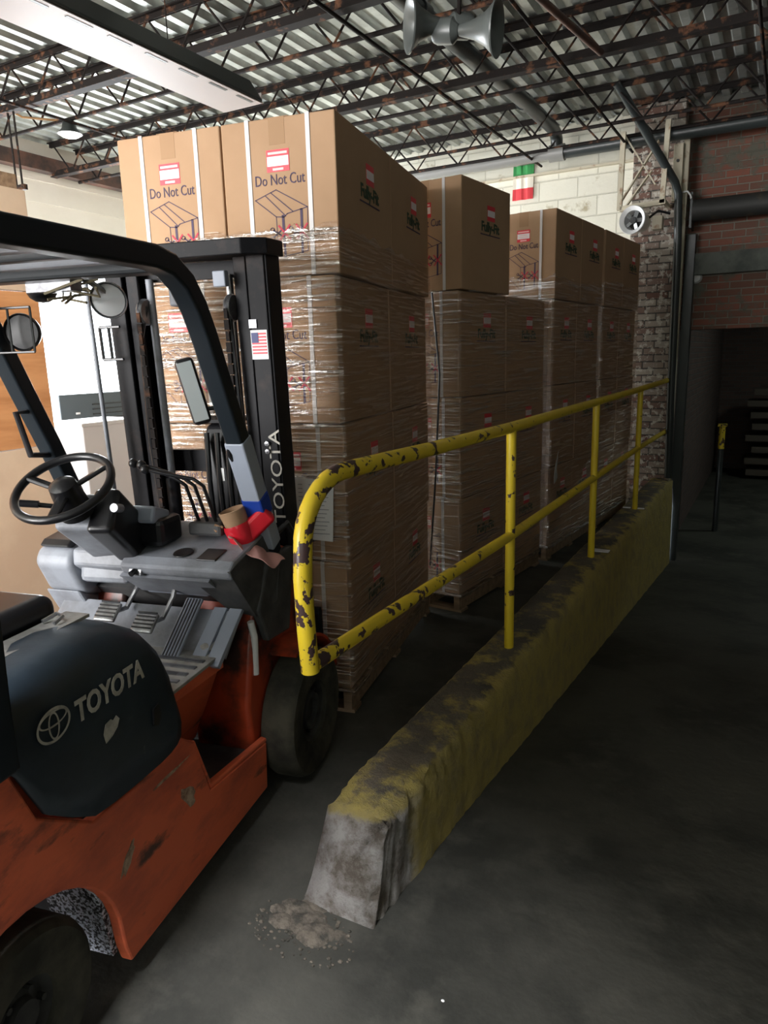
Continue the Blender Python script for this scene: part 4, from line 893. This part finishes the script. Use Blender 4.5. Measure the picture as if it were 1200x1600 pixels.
# rear-view mirror
mt = thing_part('mirror', blackp, FK, lambda b: b.box((0, 0, 0), (.060, .036, .215))); mt.location = (-.232, -.30, 1.512); mt.rotation_euler = (R(0), R(-13), R(28))
bv = mt.modifiers.new('b', 'BEVEL'); bv.width = .016; bv.segments = 4
b = MB(); b.box((0, -.0185, 0), (.046, .002, .190)); b.build('mirror_glass', mirrorm, mt, bevel=0.0)
b = MB(); b.tube([(-.235, -.295, 1.46), (-.20, -.28, 1.455), (-.15, -.26, 1.46)], .007, 8); b.build('mirror_arm', blackp, FK, smooth=True)
# lamps under the guard
def lamp(c, d, r, m, nm):
    d = Vector(d).normalized(); b = MB(); b.lathe([(.001, -.07), (r*.5, -.065), (r*.85, -.03), (r, 0), (r*.96, .006), (r*.88, -.004), (.001, -.002)], c, d, 28); o = b.build(nm, m, FK, smooth=True)
    b = MB(); b.lathe([(r*.86, .0), (r*.5, .006), (.001, .008)], c, d, 24); b.build('lamp_lens', lampglass, o, smooth=True); return o
lamp((-.47, -.36, 1.80), (.35, -.75, -.25), .058, steel, 'work_lamp')
b = MB(); b.tube([(-.47, -.36, 1.82), (-.50, -.42, 1.86), (-.52, -.5, 1.86)], .010, 8); b.box((-.55, -.5, 1.835), (.16, .05, .035)); b.build('lamp_bracket', steel, FK)
b = MB(); b.sph((-.64, -.45, 1.83), .04, 14, (1, 1.3, .9)); b.build('beacon', blackp, FK, smooth=True)
b = MB()
rr = random.Random(5)
for k in range(9):
    c = Vector((-.53+rr.uniform(-.05, .05), -.46+rr.uniform(-.05, .05), 1.83+rr.uniform(-.02, .02)))
    b.tube([c, c+Vector((rr.uniform(-.06, .06), rr.uniform(-.06, .06), rr.uniform(-.03, .02))), c+Vector((rr.uniform(-.1, .1), rr.uniform(-.1, .06), rr.uniform(-.05, .03)))], .004, 6)
b.build('loose_wiring', mat('tan_wiring', (0.25, 0.22, 0.14), 0.6), FK, smooth=True)
lamp((-.82, -.36, 1.715), (.25, -.85, -.05), .062, blackp, 'work_lamp').children[0].data.materials[0] = darkp
b = MB()
for (a_, c_) in (((-.915, -.40, 1.79), (-.74, -.40, 1.79)), ((-.915, -.40, 1.65), (-.74, -.40, 1.65)), ((-.74, -.40, 1.79), (-.74, -.40, 1.65)), ((-.83, -.40, 1.79), (-.83, -.40, 1.65))): b.cyl(a_, c_, .004, n=6)
b.build('lamp_guard', blackp, FK)
b = MB(); b.box((-.235, -.33, 1.80), (.05, .04, .055)); b.build('clearance_lamp', greyp, FK, bevel=0.006)

# --- mast, tilted back a little
mast = thing_part('mast', mastm, FK, lambda b: b.box((0, 0, 1.05), (.012, .10, 1.90))); mast.location = (-.185, .235, 0)
TILT = R(2.6); mast.rotation_euler = (TILT, 0, 0)
MX = .185
def mp(fn, nm, m, **k):
    b = MB(); fn(b); return b.build(nm, m, mast, **k)
for s in (0, 1):
    sg = -1 if s == 0 else 1; x0 = .04 if s == 0 else -.60-.03
    ex = x0; 
    mp(lambda b: b.box((ex, 0, 1.05), (.016, .11, 1.94)), 'outer_channel', mastm, bevel=0.003)
    mp(lambda b: (b.box((ex+sg*.035, -.055, 1.05), (.07, .014, 1.94)), b.box((ex+sg*.035, .055, 1.05), (.07, .014, 1.94))), 'channel_flange', mastm, bevel=0.003)
    mp(lambda b: (b.box((ex+sg*.085, 0, 1.08), (.016, .085, 1.86)), b.box((ex+sg*.105, -.042, 1.08), (.05, .012, 1.86)), b.box((ex+sg*.105, .042, 1.08), (.05, .012, 1.86))), 'inner_channel', mastm, bevel=0.003)
    mp(lambda b: b.cyl((ex+sg*.165, -.02, .25), (ex+sg*.165, -.02, 1.15), .028, n=16), 'lift_cylinder', mastm, smooth=True)
    mp(lambda b: b.cyl((ex+sg*.165, -.02, 1.15), (ex+sg*.165, -.02, 1.92), .015, n=14), 'lift_rod', rodm if s == 0 else greyp, smooth=True)
    mp(lambda b: b.lathe([(.001, -.012), (.045, -.012), (.05, -.004), (.042, 0), (.05, .004), (.045, .012), (.001, .012)], (ex+sg*.15, -.045, 1.80), (1, 0, 0), 22), 'chain_sheave', steel, smooth=True)
    ch = MB()
    for k in range(38): ch.box((ex+sg*.15, -.092, .30+k*.04), (.014 if k % 2 else .02, .010, .036))
    ch.build('lift_chain', rust, mast)
    hp = [(ex+sg*.135, -.07, .9), (ex+sg*.13, -.085, 1.3), (ex+sg*.14, -.08, 1.7), (ex+sg*.16, -.05, 1.82)]
    mp(lambda b: b.tube(hp, .009, 8), 'hydraulic_hose', blackp, smooth=True)
mp(lambda b: b.prism([(.065, -.075), (.065, .06), (-.66, .06), (-.66, -.075), (-.60, -.13), (-.01, -.13)], 1.975, 2.03, 'z'), 'top_crossbeam', mastm, bevel=0.004)
mp(lambda b: b.box((-.30, .02, 1.94), (.62, .04, .06)), 'inner_crossbeam', mastm)
for zz in (1.20, .62): mp(lambda b: b.box((-.30, .085, zz), (.66, .02, .09)), 'tie_bar', mastm)
mp(lambda b: b.box((-.12, -.09, 1.90), (.05, .03, .055)), 'stop_block', MATS['pale_blue_steel'], bevel=0.004)
mp(lambda b: b.box((-.02, -.062, 1.74), (.03, .01, .03)), 'clip', steel)
for zz in (1.30, 1.27): mp(lambda b: b.lathe([(.001, .012), (.010, .011), (.012, 0)], (.0, -.063, zz), (0, -1, 0), 6), 'bolt', steel)
# hose drum in the middle of the mast
mp(lambda b: b.prism([(-.055, .95), (-.055, 1.30), (-.03, 1.36), (.03, 1.38), (.05, 1.30), (.05, .95)], -.14, -.28, 'x'), 'valve_block', blackp, bevel=0.012)
mp(lambda b: b.box((-.21, -.01, 1.385), (.19, .13, .012)), 'valve_cover', mastm)
for k in range(4): mp(lambda b: b.tube([(-.12-.045*k, -.075, .92), (-.115-.045*k, -.09, 1.15), (-.12-.045*k, -.07, 1.34)], .011, 8), 'hydraulic_hose', blackp, smooth=True)
mp(lambda b: b.box((-.20, -.085, 1.18), (.03, .006, .05)), 'valve_label', sticker_w)
mp(lambda b: b.cyl((-.66, -.14, .75), (-.66, -.14, 1.92), .009, n=10), 'guide_rod', greyp, smooth=True)
mp(lambda b: (b.cyl((-.64, -.12, 1.75), (-.55, -.12, 1.75), .006, n=6), b.cyl((-.60, -.12, 1.75), (-.60, -.12, 1.63), .006, n=6), b.cyl((-.64, -.12, 1.63), (-.55, -.12, 1.63), .006, n=6), b.cyl((-.64, -.12, 1.63), (-.64, -.12, 1.75), .006, n=6)), 'wire_bracket', blackp)
# small flag decal and wordmark on the mast face
fl = mp(lambda b: b.box((-.0, -.0640, 1.665), (.066, .002, .105)), 'flag_decal', sticker_w)
b = MB()
for k in range(7): b.box((.0, -.0655, 1.635+k*.0115), (.058, .001, .006))
b.build('red_stripes', red_ink, fl)
b = MB(); b.box((-.016, -.0662, 1.69), (.027, .001, .036)); b.build('blue_canton', navy, fl)
text_obj('mast_wordmark', 'TOYOTA', .066, offwhite, mast, Matrix.Translation((.030, -.0635, 1.17)) @ Matrix(((0, -1, 0), (0, 0, -1), (1, 0, 0))).to_4x4(), sx=1.35)
# carriage and forks
mp(lambda b: (b.box((-.30, .10, .52), (.80, .03, .10)), b.box((-.30, .10, .16), (.80, .03, .10))), 'carriage', mastm, bevel=0.004)
mp(lambda b: b.box((.085, .07, .30), (.016, .13, .50)), 'carriage_plate', mastm, bevel=0.004)
for xx in (-.06, -.54):
    b = MB(); b.box((xx-.185, .375, .32), (.10, .035, .55)); b.prism([(.36, .045), (.36, .085), (1.40, .075), (1.42, .06), (1.38, .045)], xx-.235, xx-.135, 'x'); b.build('fork', mastm, FK, bevel=0.003)
# front hose loop by the cowl
b = MB(); b.tube([(-.15, .02, .95), (-.10, .06, 1.0), (-.08, .12, .90), (-.12, .15, .75)], .013, 10); b.build('hydraulic_hose', blackp, FK, smooth=True)
b = MB(); b.tube([(-.14, -.20, .70), (-.135, -.19, .64), (-.135, -.20, .50)], .013, 10); b.build('bracket_stay', sticker_w, FK, smooth=True)

# --- things hung on the forklift
a = R(12)
def fw(x_, y_, z_):
    return Vector((-1.476, 2.049, 0)) + Vector((math.cos(a), math.sin(a), 0))*x_ + Vector((-math.sin(a), math.cos(a), 0))*y_ + Vector((0, 0, z_))
t = thing('cardboard_tube', 'open brown cardboard tube tied with red tape to the foot of the forklift pillar', 'tube', fw(-.195, -.14, 1.03), a)
ta = Vector((-.22, -.12, .8)).normalized()
b = MB(); b.lathe([(.036, -.06), (.048, .065), (.043, .067), (.032, -.055)], (0, 0, 0), ta, 28); b.build('tube', kraft, t, smooth=True)
b = MB(); b.lathe([(.0395, -.062), (.0475, .005), (.0485, .015), (.052, .0), (.046, -.06)], (0, 0, 0), ta, 28); b.build('red_tape', redtape, t, smooth=True)
b = MB(); b.bar((.02, .01, -.03), (.10, .05, .05), .065, .07); b.build('tape_wrap', redtape, t, bevel=0.015, seg=3)
b = MB(); b.tube([(-.05, -.02, -.0), (-.075, -.03, .01), (-.085, -.025, -.005), (-.07, -.03, -.015)], .004, 6); b.build('loose_end', kraft, t, smooth=True)
b = MB(); b.sect([fw(-.135, -.12, 1.145), fw(-.135, -.085, 1.065)], .078, .070, (math.cos(a), math.sin(a), 0)); tag(b.build('blue_tape', bluetape, bevel=0.008), 'blue tape wound round the forklift pillar just above the red tape', 'tape')
b = MB(); n = 8; G = [[None]*n for _ in range(n)]
rr = random.Random(9)
for i in range(n):
    for j in range(n):
        G[i][j] = b.bm.verts.new(fw(-.21+.026*i+rr.uniform(-.004, .004), -.20+.018*j-.006*i, 1.005-.012*i-.002*j+.012*math.sin(i*1.3+j*.9)))
for i in range(n-1):
    for j in range(n-1): b.bm.faces.new((G[i][j], G[i+1][j], G[i+1][j+1], G[i][j+1]))
o = b.build('rag', ragm, smooth=True); o.modifiers.new('s', 'SOLIDIFY').thickness = 0.004; o.modifiers.new('ss', 'SUBSURF').levels = 1
tag(o, 'crumpled pinkish rag lying on the right end of the forklift dashboard', 'rag')
# small litter on the floor
for (lx, ly) in ((-1.24, 2.28), (-.62, 1.35)):
    b = MB(); b.sph((lx, ly, .003), .004, 8, (1.3, 1, .5)); tag(b.build('litter', paper), 'tiny white crumb on the dark floor ' + ('between the front wheel and the curb' if lx < -1 else 'right of the curb end'), 'litter')
